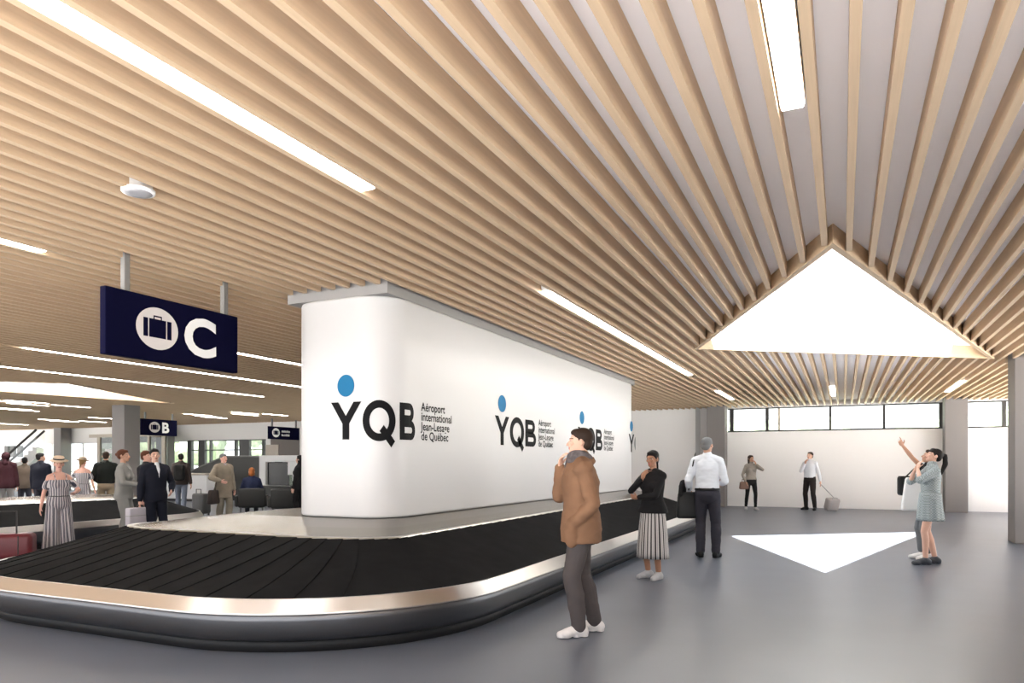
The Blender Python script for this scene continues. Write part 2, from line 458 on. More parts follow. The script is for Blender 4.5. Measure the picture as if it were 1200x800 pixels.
for k in range(3): lamp(5.35, *Y012[k], 'added unseen strip light far to the right, brightening the far wall')  # unseen lamp row added to brighten the far wall
for (x, k), l in Lb.items():
    lamp(x, Y012[k][0], Y012[k][1], l)
for px, py in ((10, 470.6), (30, 471), (51, 473), (83, 476), (13, 479), (34, 480), (64, 492), (83, 493.4), (120, 490), (109, 494), (17.5, 497), (232, 486), (252, 487.5), (270, 488.6), (289, 484), (306, 485), (322, 486)):
    p = at(px, py, ZC); yc = min(p.y, YF - 1.4); gx = gapx(p.x)
    while any(abs(gx - a) < .3 and abs(yc - b) < 1.6 for a, b in lamps): gx = gapx(gx - .4)
    lamps.append((gx, yc)); lamp(gx, yc - .65, yc + .65, 'far small strip light among those on the distant left ceiling')

# round ceiling speaker
sp = empty('ceiling_speaker', (-4.55, 3.56, ZC)); tag(sp, 'round grey ceiling speaker with white ring, upper left among the slats', 'speaker')
bm = B(); lathe(bm, [(.105, -.012), (.112, -.004), (.112, .012), (.095, .012), (.092, .10), (.05, .155)]); obj('rim', bm, m_signwhite, sp, True)
bm = B(); lathe(bm, [(.001, -.016), (.05, -.018), (.092, -.014), (.092, .0)]); obj('grille', bm, mat('speaker_grille', (.34, .33, .34), .5), sp, True)

# ------------------------------------------------------------------ hanging signs
def case_icon(bm_d, bm_c, fn, cx, cy, r):
    """pale disc with a suitcase drawn on it; bm_d disc mesh, bm_c suitcase mesh"""
    add_disc(bm_d, cx, cy, r * 1.17, r, lambda x, y: fn(x, y, 0))
    g = lambda x, y: fn(x, y, 1); w, h = r * .78, r * .44
    def rect(x0, y0, x1, y1): bm_c.faces.new([bm_c.verts.new(g(cx + a, cy + b)) for a, b in ((x0, y0), (x1, y0), (x1, y1), (x0, y1))])
    rect(-w, -h, -w * .68, h); rect(-w * .60, -h, w * .60, h); rect(w * .68, -h, w, h)
    rect(-w * .30, h, -w * .22, h * 1.22); rect(w * .22, h, w * .30, h * 1.22); rect(-w * .30, h * 1.22, w * .30, h * 1.38)
def hang_sign(X, y0, y1, z0, z1, label, letter=None, posts=(.12, .88), icon=.38, lx=.62, lines=None):
    L, Hh = y1 - y0, z1 - z0
    e = empty('hanging_sign', (X, (y0 + y1) / 2, z0)); tag(e, label, 'sign')
    bm = B(); box(bm, (-.04, -L / 2, 0), (.04, L / 2, Hh), .006, 1); obj('panel', bm, m_navy, e)
    for p in posts:
        bm = B(); yy = -L / 2 + L * p; box(bm, (-.03, yy - .03, Hh), (.03, yy + .03, SOF - .002 - z0), .004, 1); obj('hanger', bm, mat('hanger_grey', (.20, .195, .19), .45, .3), e)
    fn = lambda x, y, k: Vector((.0415 + .0015 * k, -L / 2 + x, y))
    d, c = B(), B(); case_icon(d, c, fn, L * icon, Hh * .51, Hh * (.33 if not lines else .36))
    dd = obj('icon_disc', d, m_signgrey if not lines else m_signwhite, e); obj('suitcase_symbol', c, m_navy, dd)
    if letter:
        bm = B(); v, f = text_geo(letter, .035); mx, nx = max(a for a, b in v), min(a for a, b in v); my, ny = max(b for a, b in v), min(b for a, b in v)
        h = Hh * .66; w = h * (1.0 if letter == 'C' else .78)
        add_flat(bm, v, f, lambda x, y: fn(L * lx + (x - nx) / (mx - nx) * w, Hh * .5 + ((y - ny) / (my - ny) - .5) * h, 1)); obj('letter', bm, m_signwhite, e)
    if lines:
        rnd = random.Random(3)
        for row, n in enumerate(lines):
            bm = B(); x = L * .40
            for q in range(n):
                w = rnd.uniform(.03, .05); zz = Hh * (.56 - .30 * row); hh = rnd.choice((.075, .09))
                bm.faces.new([bm.verts.new(fn(a, b, 1)) for a, b in ((x, zz), (x + w, zz), (x + w, zz + hh), (x, zz + hh))]); x += w + .022
            obj('small_print', bm, m_signwhite, e)
    return e
hang_sign(-6.13, 4.43, 6.01, 2.47, 3.09, 'large navy hanging sign with suitcase symbol and white letter C', 'C', (.145, .90), .347, .545)
hang_sign(-23.9, 18.8, 20.4, 2.54, 3.16, 'small navy hanging sign with suitcase symbol and white letter B', 'B', (.12, .88), .36, .57)
hang_sign(-22.2, 23.6, 25.5, 2.52, 3.06, 'distant navy hanging sign with round symbol, partly hidden by the white box', None, (.12, .9), .22, .6, (9, 8))
# ------------------------------------------------------------------ baggage carousel
def loop_path(xl, xr, yn, yf, R, rxL, ryN, rxR, ryF, nx, ny, nc):
    """closed loop of (outer, crest) points; corner centres at (xl|xr, yn|yf); anticlockwise from the near left corner"""
    out = []
    def arc(cx, cy, a0, rx, ry):
        for k in range(nc):
            a = a0 + PI / 2 * k / nc
            out.append((Vector((cx + R * math.cos(a), cy + R * math.sin(a))), Vector((cx + rx * math.cos(a), cy + ry * math.sin(a)))))
    def seg(p, q, P, Q, n):
        for k in range(n):
            t = k / n; out.append((Vector(p).lerp(Vector(q), t), Vector(P).lerp(Vector(Q), t)))
    seg((xl, yn - R), (xr, yn - R), (xl, yn - ryN), (xr, yn - ryN), nx)
    arc(xr, yn, -PI / 2, rxR, ryN)
    seg((xr + R, yn), (xr + R, yf), (xr + rxR, yn), (xr + rxR, yf), ny)
    arc(xr, yf, 0, rxR, ryF)
    seg((xr, yf + R), (xl, yf + R), (xr, yf + ryF), (xl, yf + ryF), nx)
    arc(xl, yf, PI / 2, rxL, ryF)
    seg((xl - R, yf), (xl - R, yn), (xl - rxL, yf), (xl - rxL, yn), ny)
    arc(xl, yn, PI, rxL, ryN)
    return out
def loop_mesh(path, prof, closed=True):
    """prof: list of functions (outer, inward unit, crest) -> Vector"""
    bm = B(); n = len(path); R = []
    runs = [[]]
    for f in prof:
        if f is None: runs.append([runs[-1][-1]])      # crease: the next strip starts on its own vertices
        else: runs[-1].append(f)
    for run in runs:
        R = []
        for o, c in path:
            u = (c - o); u = u / u.length
            R.append([bm.verts.new(f(o, u, c)) for f in run])
        for i in range(n):
            a, b = R[i], R[(i + 1) % n]
            for k in range(len(run) - 1): bm.faces.new((a[k], b[k], b[k + 1], a[k + 1]))
    return bm
def off(d, z): return lambda o, u, c: Vector((o.x + u.x * d, o.y + u.y * d, z))
def coff(d, z): return lambda o, u, c: Vector((c.x + u.x * d, c.y + u.y * d, z))
def carousel(label, path, inner, plate_len, zl=.415, zc=.748, deckz=.868, loc=(0, 0)):
    e = empty('baggage_carousel', (loc[0], loc[1], 0)); tag(e, label, 'baggage carousel')
    P = [(o - Vector(loc), c - Vector(loc)) for o, c in path]
    obj('plinth', loop_mesh(P, [off(.16, 0), off(.125, 0), off(.125, .10), off(.2, .12)]), m_black, e, True)
    obj('fascia', loop_mesh(P, [off(.20, .085), off(.115, .085), off(.08, .092), off(.05, .115), off(.027, .15), off(.012, .20), off(.003, .26), off(0, .325), off(.03, .33)]), m_dsteel, e, True)
    obj('rim', loop_mesh(P, [off(.03, .312), off(-.012, .314), None, off(-.014, .322), off(-.010, .330), None, off(.052, .425), None, off(.068, .428), off(.075, .422), off(.08, .40)]), m_steel2, e, True)
    # overlapping belt plates
    bm = B(); N = len(P); cum = [0]
    for i in range(N): cum.append(cum[-1] + ((P[(i + 1) % N][0] + P[(i + 1) % N][1]) / 2 - (P[i][0] + P[i][1]) / 2).length)
    T = cum[-1]; npl = round(T / plate_len)
    def pt(s, w, dz):
        s %= T
        lo, hi = 0, N
        while hi - lo > 1:
            m = (lo + hi) // 2
            if cum[m] <= s: lo = m
            else: hi = m
        t = (s - cum[lo]) / max(cum[lo + 1] - cum[lo], 1e-6)
        o = P[lo][0].lerp(P[(lo + 1) % N][0], t); c = P[lo][1].lerp(P[(lo + 1) % N][1], t)
        u = (c - o).normalized(); a = o + u * .07; b = c + u * .01
        q = a.lerp(b, w); return Vector((q.x, q.y, zl + (zc - zl) * w + dz))
    nw, ns = 8, 4
    for j in range(npl):
        g = []
        for k in range(ns + 2):
            f = min(k, ns) / ns
            row = []
            for w in [q / nw for q in range(nw + 1)]:
                bend = .12 * math.sin(PI * w) * plate_len + .15 * plate_len * w
                row.append(bm.verts.new(pt((j + f * 1.04) * T / npl + bend, w, .008 * f - (.012 if k > ns else 0))))
            g.append(row)
        for a, b in zip(g, g[1:]):
            for q in range(nw): bm.faces.new((a[q], b[q], b[q + 1], a[q + 1]))
    obj('belt_plates', bm, m_rubber, e)
    obj('crest_trim', loop_mesh(P, [coff(-.015, zc - .03), coff(-.012, zc + .006), coff(.012, zc + .010), coff(.05, zc + .012), coff(.06, zc - .005)]), m_steel2, e, True)
    # inner deck between the crest and the centre
    Q = [(Vector((c.x, c.y)), Vector(q) - Vector(loc)) for (o, c), q in zip(P, inner)]
    bm = B(); n = len(Q); A = []
    for c, q in Q:
        d = q - c; u = d.normalized() if d.length > 1e-6 else Vector((0, 0))
        A.append([bm.verts.new((*(c + u * .05), zc + .004)), bm.verts.new((*c.lerp(q, .5), (zc + deckz) / 2 + .004)), bm.verts.new((*q, deckz))])
    for i in range(n):
        a, b = A[i], A[(i + 1) % n]
        for k in range(2): bm.faces.new((a[k], b[k], b[k + 1], a[k + 1]))
    bm.faces.new([a[2] for a in A])
    obj('inner_deck', bm, m_steel, e)
    return e
XLc, XRc, YNc, YFc, RC = -6.8, -4.85, 6.03, 16.4, 2.0
NX, NY, NC = 10, 40, 18
path = loop_path(XLc, XRc, YNc, YFc, RC, .9, .46, .92, .92, NX, NY, NC)
RB = .42
def block_loop(g, nx, ny, nc, r, rect=None):
    x0, x1, y0, y1 = rect or (BLK[0] - g, BLK[1] + g, BLK[2] - g, BLK[3] + g); o = []
    def seg(p, q, n): o.extend([(p[0] + (q[0] - p[0]) * k / n, p[1] + (q[1] - p[1]) * k / n) for k in range(n)])
    def arc(cx, cy, a0, n): o.extend([(cx + r * math.cos(a0 + PI / 2 * k / n), cy + r * math.sin(a0 + PI / 2 * k / n)) for k in range(n)])
    seg((x0 + r, y0), (x1 - r, y0), nx); arc(x1 - r, y0 + r, -PI / 2, nc); seg((x1, y0 + r), (x1, y1 - r), ny); arc(x1 - r, y1 - r, 0, nc)
    seg((x1 - r, y1), (x0 + r, y1), nx); arc(x0 + r, y1 - r, PI / 2, nc); seg((x0, y1 - r), (x0, y0 + r), ny); arc(x0 + r, y0 + r, PI, nc)
    return o
deck_loop = block_loop(0, NX, NY, NC, RB, (-6.75, BLK[1] + .03, BLK[2] - .04, BLK[3] + .06))
carousel('large baggage carousel with sloping black plates wrapping the tall white box', path, deck_loop, .27, loc=(-5.8, 11.2))

# second carousel on the left, no box in its middle
p2 = loop_path(-15.0, -13.9, 5.0, 10.6, 1.5, .5, .5, .5, .5, 6, 20, 10)
c2x, c2y = -14.45, 7.8
carousel('second baggage carousel at far left, behind the woman pulling the red suitcase', p2, [q for o, q in loop_path(-15.0, -13.9, 5.0, 10.6, 1.5, .1, .1, .1, .1, 6, 20, 10)], .3, deckz=.80, loc=(c2x, c2y))

# ------------------------------------------------------------------ tall white box with the airport logo
bx = empty('advertising_box', ((BLK[0] + BLK[1]) / 2, (BLK[2] + BLK[3]) / 2, .872)); tag(bx, 'tall white rounded box with repeated black and blue logos, rising from the carousel', 'display box')
bc = Vector(bx.location)
def loc_poly(pts): return [(x - bc.x, y - bc.y) for x, y in pts]
pl = loc_poly(block_loop(0, 4, 12, 12, RB))
bm = B(); seq = [(.03, 0), (.008, .008), (0, .03), (0, 2.408), (.008, 2.433), (.03, 2.44)]
R = []
for g, z in seq:
    R.append([bm.verts.new((x, y, z)) for x, y in loc_poly(block_loop(-g, 4, 12, 12, RB - g))])
for a, b in zip(R, R[1:]):
    for k in range(len(a)): bm.faces.new((a[k], a[(k + 1) % len(a)], b[(k + 1) % len(a)], b[k]))
bm.faces.new(R[0][::-1]); bm.faces.new(R[-1])
m_box = mat('box_gloss_white', (.60, .598, .605), .4)
so = obj('shell', bm, m_box, bx)
for p in so.data.polygons: p.use_smooth = len(p.vertices) == 4
bm = B(); prism(bm, loc_poly([(BLK[0], BLK[2] + .03), (BLK[1] - .02, BLK[2] + .03), (BLK[1] - .02, BLK[3]), (BLK[0], BLK[3])]), 2.441, SOF - .875); obj('head_channel', bm, mat('channel_grey', (.27, .26, .255), .5), bx)
# unrolled coordinate: s grows along +Y on the right face, smaller s wraps round the corner to the near face
LC = RB * PI / 2
s_corner_end = BLK[2] + RB                    # on the flat right face s == Y
def on_box(s, z, e=.0035):
    if s >= s_corner_end: return Vector((BLK[1] + min(e, .0025), s, z)) - bc
    t = (s_corner_end - s)
    cx, cy = BLK[1] - RB, BLK[2] + RB
    if t < LC:
        a = -t / RB; return Vector((cx + (RB + e) * math.cos(a), cy + (RB + e) * math.sin(a), z)) - bc
    return Vector((cx - (t - LC), BLK[2] - e, z)) - bc
CAP = ['Aéroport', 'international', 'Jean-Lesage', 'de Québec']
capg = [text_geo(t, .014) for t in CAP]
def logo(knots, smax=None):
    """knots: (x in metres along the logo, s along the box) pairs"""
    z0 = 1.735
    def S(x):
        for (xa, sa), (xb, sb) in zip(knots, knots[1:]):
            if x <= xb or (xb, sb) == knots[-1]: return sa + (sb - sa) * (x - xa) / (xb - xa)
    F = lambda x, y: on_box(S(x), z0 + y, .005)
    cut = (lambda bm: None) if smax is None else (lambda bm: bmesh.ops.bisect_plane(bm, geom=bm.verts[:] + bm.edges[:] + bm.faces[:], plane_co=Vector((0, smax - bc.y, 0)), plane_no=(0, 1, 0), clear_outer=True))
    w, h = .112, .085                      # stroke widths across and up
    bm = B()
    a = [(.002, .415), (.118, .415), (.24, .262), (.362, .415), (.478, .415), (.294, .175), (.294, 0), (.186, 0), (.186, .175)]
    def quad(p, q, r, t, n=6):
        o = [(p[0] + (q[0] - p[0]) * k / n, p[1] + (q[1] - p[1]) * k / n) for k in range(n + 1)]; u = [(t[0] + (r[0] - t[0]) * k / n, t[1] + (r[1] - t[1]) * k / n) for k in range(n + 1)]
        add_quadstrip(bm, o, u, F, False)
    quad(a[0], a[8], a[2], a[1]); quad(a[4], a[5], a[2], a[3]); quad(a[8], a[7], a[6], a[5])
    bm.faces.new([bm.verts.new(F(*q)) for q in (a[8], a[5], a[2])])
    add_quadstrip(bm, ring_pts(.765, .205, .262, .226, n=44), ring_pts(.765, .205, .152, .140, n=44), F)
    add_stroke(bm, (.80, .125), (.985, -.055), w * .85, F)
    x = 1.07
    quad((x, 0), (x, .415), (x + w, .415), (x + w, 0))
    for cy, ry, wid in ((.308, .107, .385), (.110, .110, .43)):
        rx = ry * 1.25; xs = x + w * .98; ri = ry - h * .9; rxi = rx - w * .88; xc = x + wid - rx; m = 5
        o = [(xs + (xc - xs) * k / m, cy + ry) for k in range(m)] + [(xc + rx * math.cos(t), cy + ry * math.sin(t)) for t in [PI / 2 - PI * k / 18 for k in range(19)]] + [(xc + (xs - xc) * k / m, cy - ry) for k in range(1, m + 1)]
        i = [(xs + (xc - xs) * k / m, cy + ri) for k in range(m)] + [(xc + rxi * math.cos(t), cy + ri * math.sin(t)) for t in [PI / 2 - PI * k / 18 for k in range(19)]] + [(xc + (xs - xc) * k / m, cy - ri) for k in range(1, m + 1)]
        add_quadstrip(bm, o, i, F, False)
    cut(bm); lo = obj('logo', bm, m_ink, bx)
    bm = B(); add_disc(bm, .24, .595, .135, .122, F, 40); cut(bm); obj('dot', bm, m_blue, lo)
    if smax is None:
        bm = B()
        for k, (v, f) in enumerate(capg): add_flat(bm, v, f, lambda x, y: F(1.60 + x * .142, .348 - k * .113 + y * .140))
        obj('caption', bm, m_ink, lo)
logo([(0, 5.93), (.48, 6.34), (.5, 6.35), (1.03, 6.72), (1.07, 6.77), (1.5, 7.05), (1.59, 7.17), (2.41, 7.99)])
logo([(0, 9.13), (2.41, 11.54)]); logo([(0, 12.62), (2.41, 15.03)]); logo([(0, 16.1), (2.41, 18.5)], BLK[3] - .02)
# ------------------------------------------------------------------ far left hall
def zat(py, d): return CAMH + (HZ - py) * d / FPX
# escalator: two dark handrails over glass, rising to the right in front of the glazed wall
a0, a1 = atd(-6, 36.5, .92), atd(52, 36.5, 3.12); sh = atd(64, 36.0) - atd(52, 36.5)
e = empty('escalator', (a0.x, a0.y, 0)); tag(e, 'distant escalator with two dark slanting handrails at the left edge', 'escalator')
O = Vector((a0.x, a0.y, 0)); dep = Vector((sh.x, sh.y - .9, 0))
for q in (Vector((0, 0, 0)), dep):
    bm = B(); tube(bm, [a0 - O + q + Vector((-.5, 0, -.02)), a0 - O + q, a1 - O + q], .055, 8); obj('handrail', bm, m_dark, e)
    bm = B(); p = a0 - O + q; r = a1 - O + q; dz = Vector((0, 0, .62)); t = Vector((0, .02, 0))
    f = [bm.verts.new(v) for v in (p, r, r - dz, p - dz)]; g = [bm.verts.new(v + t) for v in (p, r, r - dz, p - dz)]
    bm.faces.new(f); bm.faces.new(g[::-1])
    for k in range(4): bm.faces.new((f[k], f[(k + 1) % 4], g[(k + 1) % 4], g[k]))
    obj('glass_balustrade', bm, m_glass, e)
bm = B(); p = a0 - O; r = a1 - O; n = 12
def along(t, z): q = p.lerp(r, t); return Vector((q.x, q.y, z))
pro = []
for k in range(n):
    za, zb = p.z + (r.z - p.z) * k / n - .92, p.z + (r.z - p.z) * (k + 1) / n - .92; pro += [(k / n, za + .08), (k / n, zb + .08)]
pro += [(1, r.z - .9), (1, r.z - 1.35), (.22, .02), (0, .0)]
f = [bm.verts.new(along(t, z) + dep * .04) for t, z in pro]; g = [bm.verts.new(along(t, z) + dep * .96) for t, z in pro]
bm.faces.new(f); bm.faces.new(g[::-1])
for k in range(len(pro)): bm.faces.new((f[k], f[(k + 1) % len(pro)], g[(k + 1) % len(pro)], g[k]))
obj('stepped_truss', bm, m_signwhite, e)

# glass partition with beige frame
PX0, PX1, PY, PH = -35.0, -29.75, 24.6, 2.95
e = empty('glass_partition', ((PX0 + PX1) / 2, PY, 0)); tag(e, 'beige framed glass partition behind the suited pair, under the letter B sign', 'partition')
hw = (PX1 - PX0) / 2
bm = B(); box(bm, (-hw, -.05, PH - .16), (hw, .05, PH)); box(bm, (-hw, -.05, 0), (hw, .05, .12))
for px, w in ((116.5, .2), (133.5, .10), (175, .12), (197, .30)): 
    x = at_y(px, PY) - (PX0 + PX1) / 2; box(bm, (max(-hw, x - w / 2), -.06, .1), (min(hw, x + w / 2), .06, PH - .1))
obj('frame', bm, m_tan, e)
bm = B(); x0 = at_y(124, PY) - (PX0 + PX1) / 2; box(bm, (x0, -.04, 1.98), (x0 + .75, .04, 2.2)); obj('white_rail', bm, m_signwhite, e)
for u, v in ((116.5, 133.5), (133.5, 175), (175, 197)):
    xa, xb = at_y(u, PY) - (PX0 + PX1) / 2 + .05, at_y(v, PY) - (PX0 + PX1) / 2 - .05
    bm = B(); box(bm, (xa, -.008, .12), (xb, .008, PH - .16)); obj('pane', bm, m_gglass, e)

# charcoal sloping enclosure (stair or ramp side)
Y0 = 21.5; f2 = lambda px, py: (at_y(px, Y0), zat(py, -at_y(px, Y0) * SN + Y0 * CS))
pts = [f2(222, 553), f2(262, 535.3), f2(303.5, 535.3)]; xr = pts[2][0]; xl = pts[0][0]
e = empty('ramp_enclosure', (xl, Y0, 0)); tag(e, 'charcoal enclosure with sloping top behind the man in beige coat', 'enclosure')
bm = B(); pro = pts + [(xr, 0.0), (xl, 0.0)]; f = [bm.verts.new((x - xl, 0, z)) for x, z in pro]; g = [bm.verts.new((x - xl, 1.3, z)) for x, z in pro]
bm.faces.new(f); bm.faces.new(g[::-1])
for k in range(5): bm.faces.new((f[k], f[(k + 1) % 5], g[(k + 1) % 5], g[k]))
obj('side_panel', bm, m_char, e)
bm = B()
for (x0, z0), (x1, z1) in zip(pts, pts[1:]): tube(bm, [(x0 - xl, .02, z0 + .02), (x1 - xl, .02, z1 + .02)], .035, 8)
obj('capping', bm, mat('capping_grey', (.16, .16, .155), .5), e)

# white counter in front of it
Y1 = 20.6; xa, xb = at_y(196, Y1), at_y(250, Y1); dd = -xa * SN + Y1 * CS; zt = zat(554, dd)
e = empty('service_counter', ((xa + xb) / 2, Y1, 0)); tag(e, 'white service counter with pale top, left of the man in beige coat', 'counter')
h = (xb - xa) / 2
bm = B(); box(bm, (-h, -.35, .1), (h, .35, zt - .07), .01, 1); obj('body', bm, m_signwhite, e)
bm = B(); box(bm, (-h + .03, -.3, 0), (h - .03, .3, .1)); obj('plinth', bm, m_black, e)
bm = B(); box(bm, (-h - .05, -.4, zt - .07), (h + .05, .4, zt), .012, 2); obj('worktop', bm, m_tan, e)

# white portal with black display, charcoal desk
Y2 = 20.8; x0 = at_y(303.5, Y2); dd = -x0 * SN + Y2 * CS; xw = at_y(352, Y2)
e = empty('display_portal', (x0, Y2, 0)); tag(e, 'white portal frame around a black display beside the white logo box', 'display stand')
ztop = zat(533.5, dd); zo = zat(541, dd); x1 = at_y(311, Y2)
bm = B(); box(bm, (0, 0, 0), (x1 - x0, .5, ztop), .01, 1); obj('post', bm, m_signwhite, e)
bm = B(); box(bm, (x1 - x0 + .002, 0, zo), (xw - x0, .5, ztop), .01, 1); box(bm, (at_y(337, Y2) - x0, 0, zat(556, dd)), (xw - x0, .5, zo - .002), .01, 1); obj('lintel', bm, m_signwhite, e)
bm = B(); box(bm, (x1 - x0 + .01, .1, zat(569, dd)), (at_y(336.5, Y2) - x0, .3, zo - .01), .02, 2); obj('display', bm, mat('display_black', (.018, .018, .016), .25), e)
e = empty('charcoal_desk', (at_y(326, 19.6), 19.6, 0)); tag(e, 'low charcoal desk under the black display', 'desk')
h = (at_y(350, 19.6) - at_y(308, 19.6)) / 2
bm = B(); box(bm, (-h, -.3, 0), (h, .3, zat(570, 25.5)), .015, 2); obj('body', bm, m_char, e)
bm = B(); box(bm, (-h - .03, -.34, zat(570, 25.5) + .001), (h + .03, .34, zat(570, 25.5) + .04), .01, 1); obj('top', bm, mat('desk_top', (.09, .09, .085), .5), e)
for k, (a, b, t, u, m, nm, lb) in enumerate(((317, 350, 514, 534, mat('panel_taupe', (.17, .15, .135), .6), 'notice_board', 'dark taupe board high on the wall beneath the hanging sign by the white box'), (311, 326, 521, 534.5, m_tan, 'notice_board', 'small beige board overlapping the dark taupe board'))):
    yy = YF - .052 - .052 * k; xa, xb = at_y(a, yy), at_y(b, yy); dd = -xa * SN + yy * CS
    bm = B(); box(bm, (0, 0, 0), (xb - xa, .05, zat(t, dd) - zat(u, dd)), .008, 1)
    o = obj(nm, bm, m); o.location = (xa, yy, zat(u, dd)); tag(o, lb, 'board')

# lounge chairs seen from behind
def lounge_chair():
    e = empty('lounge_chair', (0, 0, 0)); g = 'dark lounge seats by the charcoal desk'
    tag(e, 'dark upholstered lounge chair', 'chair', g); m = mat('seat_black', (.016, .016, .015), .55)
    bm = B(); box(bm, (-.34, -.30, .26), (.34, .34, .44), .05, 3); obj('seat', bm, m, e, True)
    bm = B(); box(bm, (-.36, -.40, .28), (.36, -.27, .80), .055, 3); obj('backrest', bm, m, e, True)
    for s in (-1, 1):
        bm = B(); box(bm, (s * .39 - .05, -.36, .30), (s * .39 + .05, .32, .60), .04, 3); obj('armrest', bm, m, e, True)
        for y in (-.3, .28):
            bm = B(); cyl(bm, (s * .3, y, 0), (s * .28, y, .28), .018, .022, 8); obj('leg', bm, m_dsteel, e)
    return e
lc = lounge_chair()
CH = [((295, 20.0), .2, 'dark lounge chair with the ginger-haired person sitting in it'), ((333, 19.6), .5, 'empty dark lounge chair half hidden by the white logo box')]
for k, ((px, d), dz, lb) in enumerate(CH):
    o = lc if k == 0 else copy_tree(lc)
    p = atd(px, d); o.location = p; o.rotation_euler.z = TH + .35; o['label'] = lb
    CH[k] = (p, o)

# trees and shrubs outside
m_leaf = mat('leaf_green', (.19, .225, .165), .8, nvar=.2, nscale=3); m_trunk = mat('bark', (.12, .09, .07), .9)
rnd = random.Random(5)
def tree(x, y, h, r, label):
    e = empty('garden_tree', (x, y, -.05)); tag(e, label, 'tree', 'trees outside the back windows')
    bm = B(); cyl(bm, (0, 0, 0), (.1, 0, h * .6), .16, .09, 8); obj('trunk', bm, m_trunk, e)
    bm = B()
    for k in range(9):
        a = rnd.uniform(0, 6.28); q = r * rnd.uniform(.1, .6); c = Vector((q * math.cos(a), q * math.sin(a), h * rnd.uniform(.45, .82))); s = r * rnd.uniform(.38, .6)
        ellipsoid(bm, c, (s, s, s * .8), None, 3)
    for v in bm.verts: v.co += v.co.normalized() * 0 + Vector((noise.noise(v.co * 2.1), noise.noise(v.co * 2.1 + Vector((9, 0, 0))), noise.noise(v.co * 2.1 + Vector((0, 9, 0))))) * .35
    obj('foliage', bm, m_leaf, e, True)
for x, y, h, r in ((-2, 50, 4.2, 3.2), (4, 47, 4.0, 3.0), (9, 52, 5.2, 3.4), (17, 49, 5.0, 3.2), (-8, 54, 4.6, 3)):
    tree(x, y, h, r, 'pale green tree outside the high windows over the far white wall')
for x, y, h, r in ((-36, 44, 5.5, 3.6), (-43, 46, 6, 3.6), (-49, 43, 5.6, 3.4), (-30, 47, 5.4, 3.4), (-56, 48, 6.4, 4)):
    tree(x, y, h, r, 'pale green tree outside the glazing of the far left hall')
# ------------------------------------------------------------------ people
SKIN = {'fair': (.66, .40, .30), 'tan': (.50, .28, .19), 'brown': (.36, .18, .11), 'pink': (.68, .38, .30)}
V = Vector
def skin_m(k): return mat('skin_' + k, SKIN[k], .5, spec=.35)
m_lip = mat('lips', (.42, .13, .11), .5); m_eye = mat('eye_dark', (.02, .014, .012), .3); m_eyew = mat('eye_white', (.42, .36, .33), .4)
def cloth(name, c, r=.85): return mat('cloth_' + name, c, r, spec=.2)
HAIRC = {'black': (.010, .008, .008), 'brown': (.030, .018, .013), 'grey': (.16, .16, .16), 'ginger': (.30, .10, .03), 'blond': (.28, .17, .08), 'auburn': (.10, .035, .018)}
def ik(a, b, l1, l2, hint):
    """joint between a and b; b is pulled in when out of reach"""
    d = b - a; L = d.length; mx = (l1 + l2) * .998
    if L > mx: b = a + d * (mx / L); d = b - a; L = mx
    n = d / L; x = (l1 * l1 - l2 * l2 + L * L) / (2 * L); h = math.sqrt(max(0, l1 * l1 - x * x))
    q = hint - n * hint.dot(n)
    q = q.normalized() if q.length > 1e-4 else V((0, -1, 0))
    return a + n * x + q * h, b

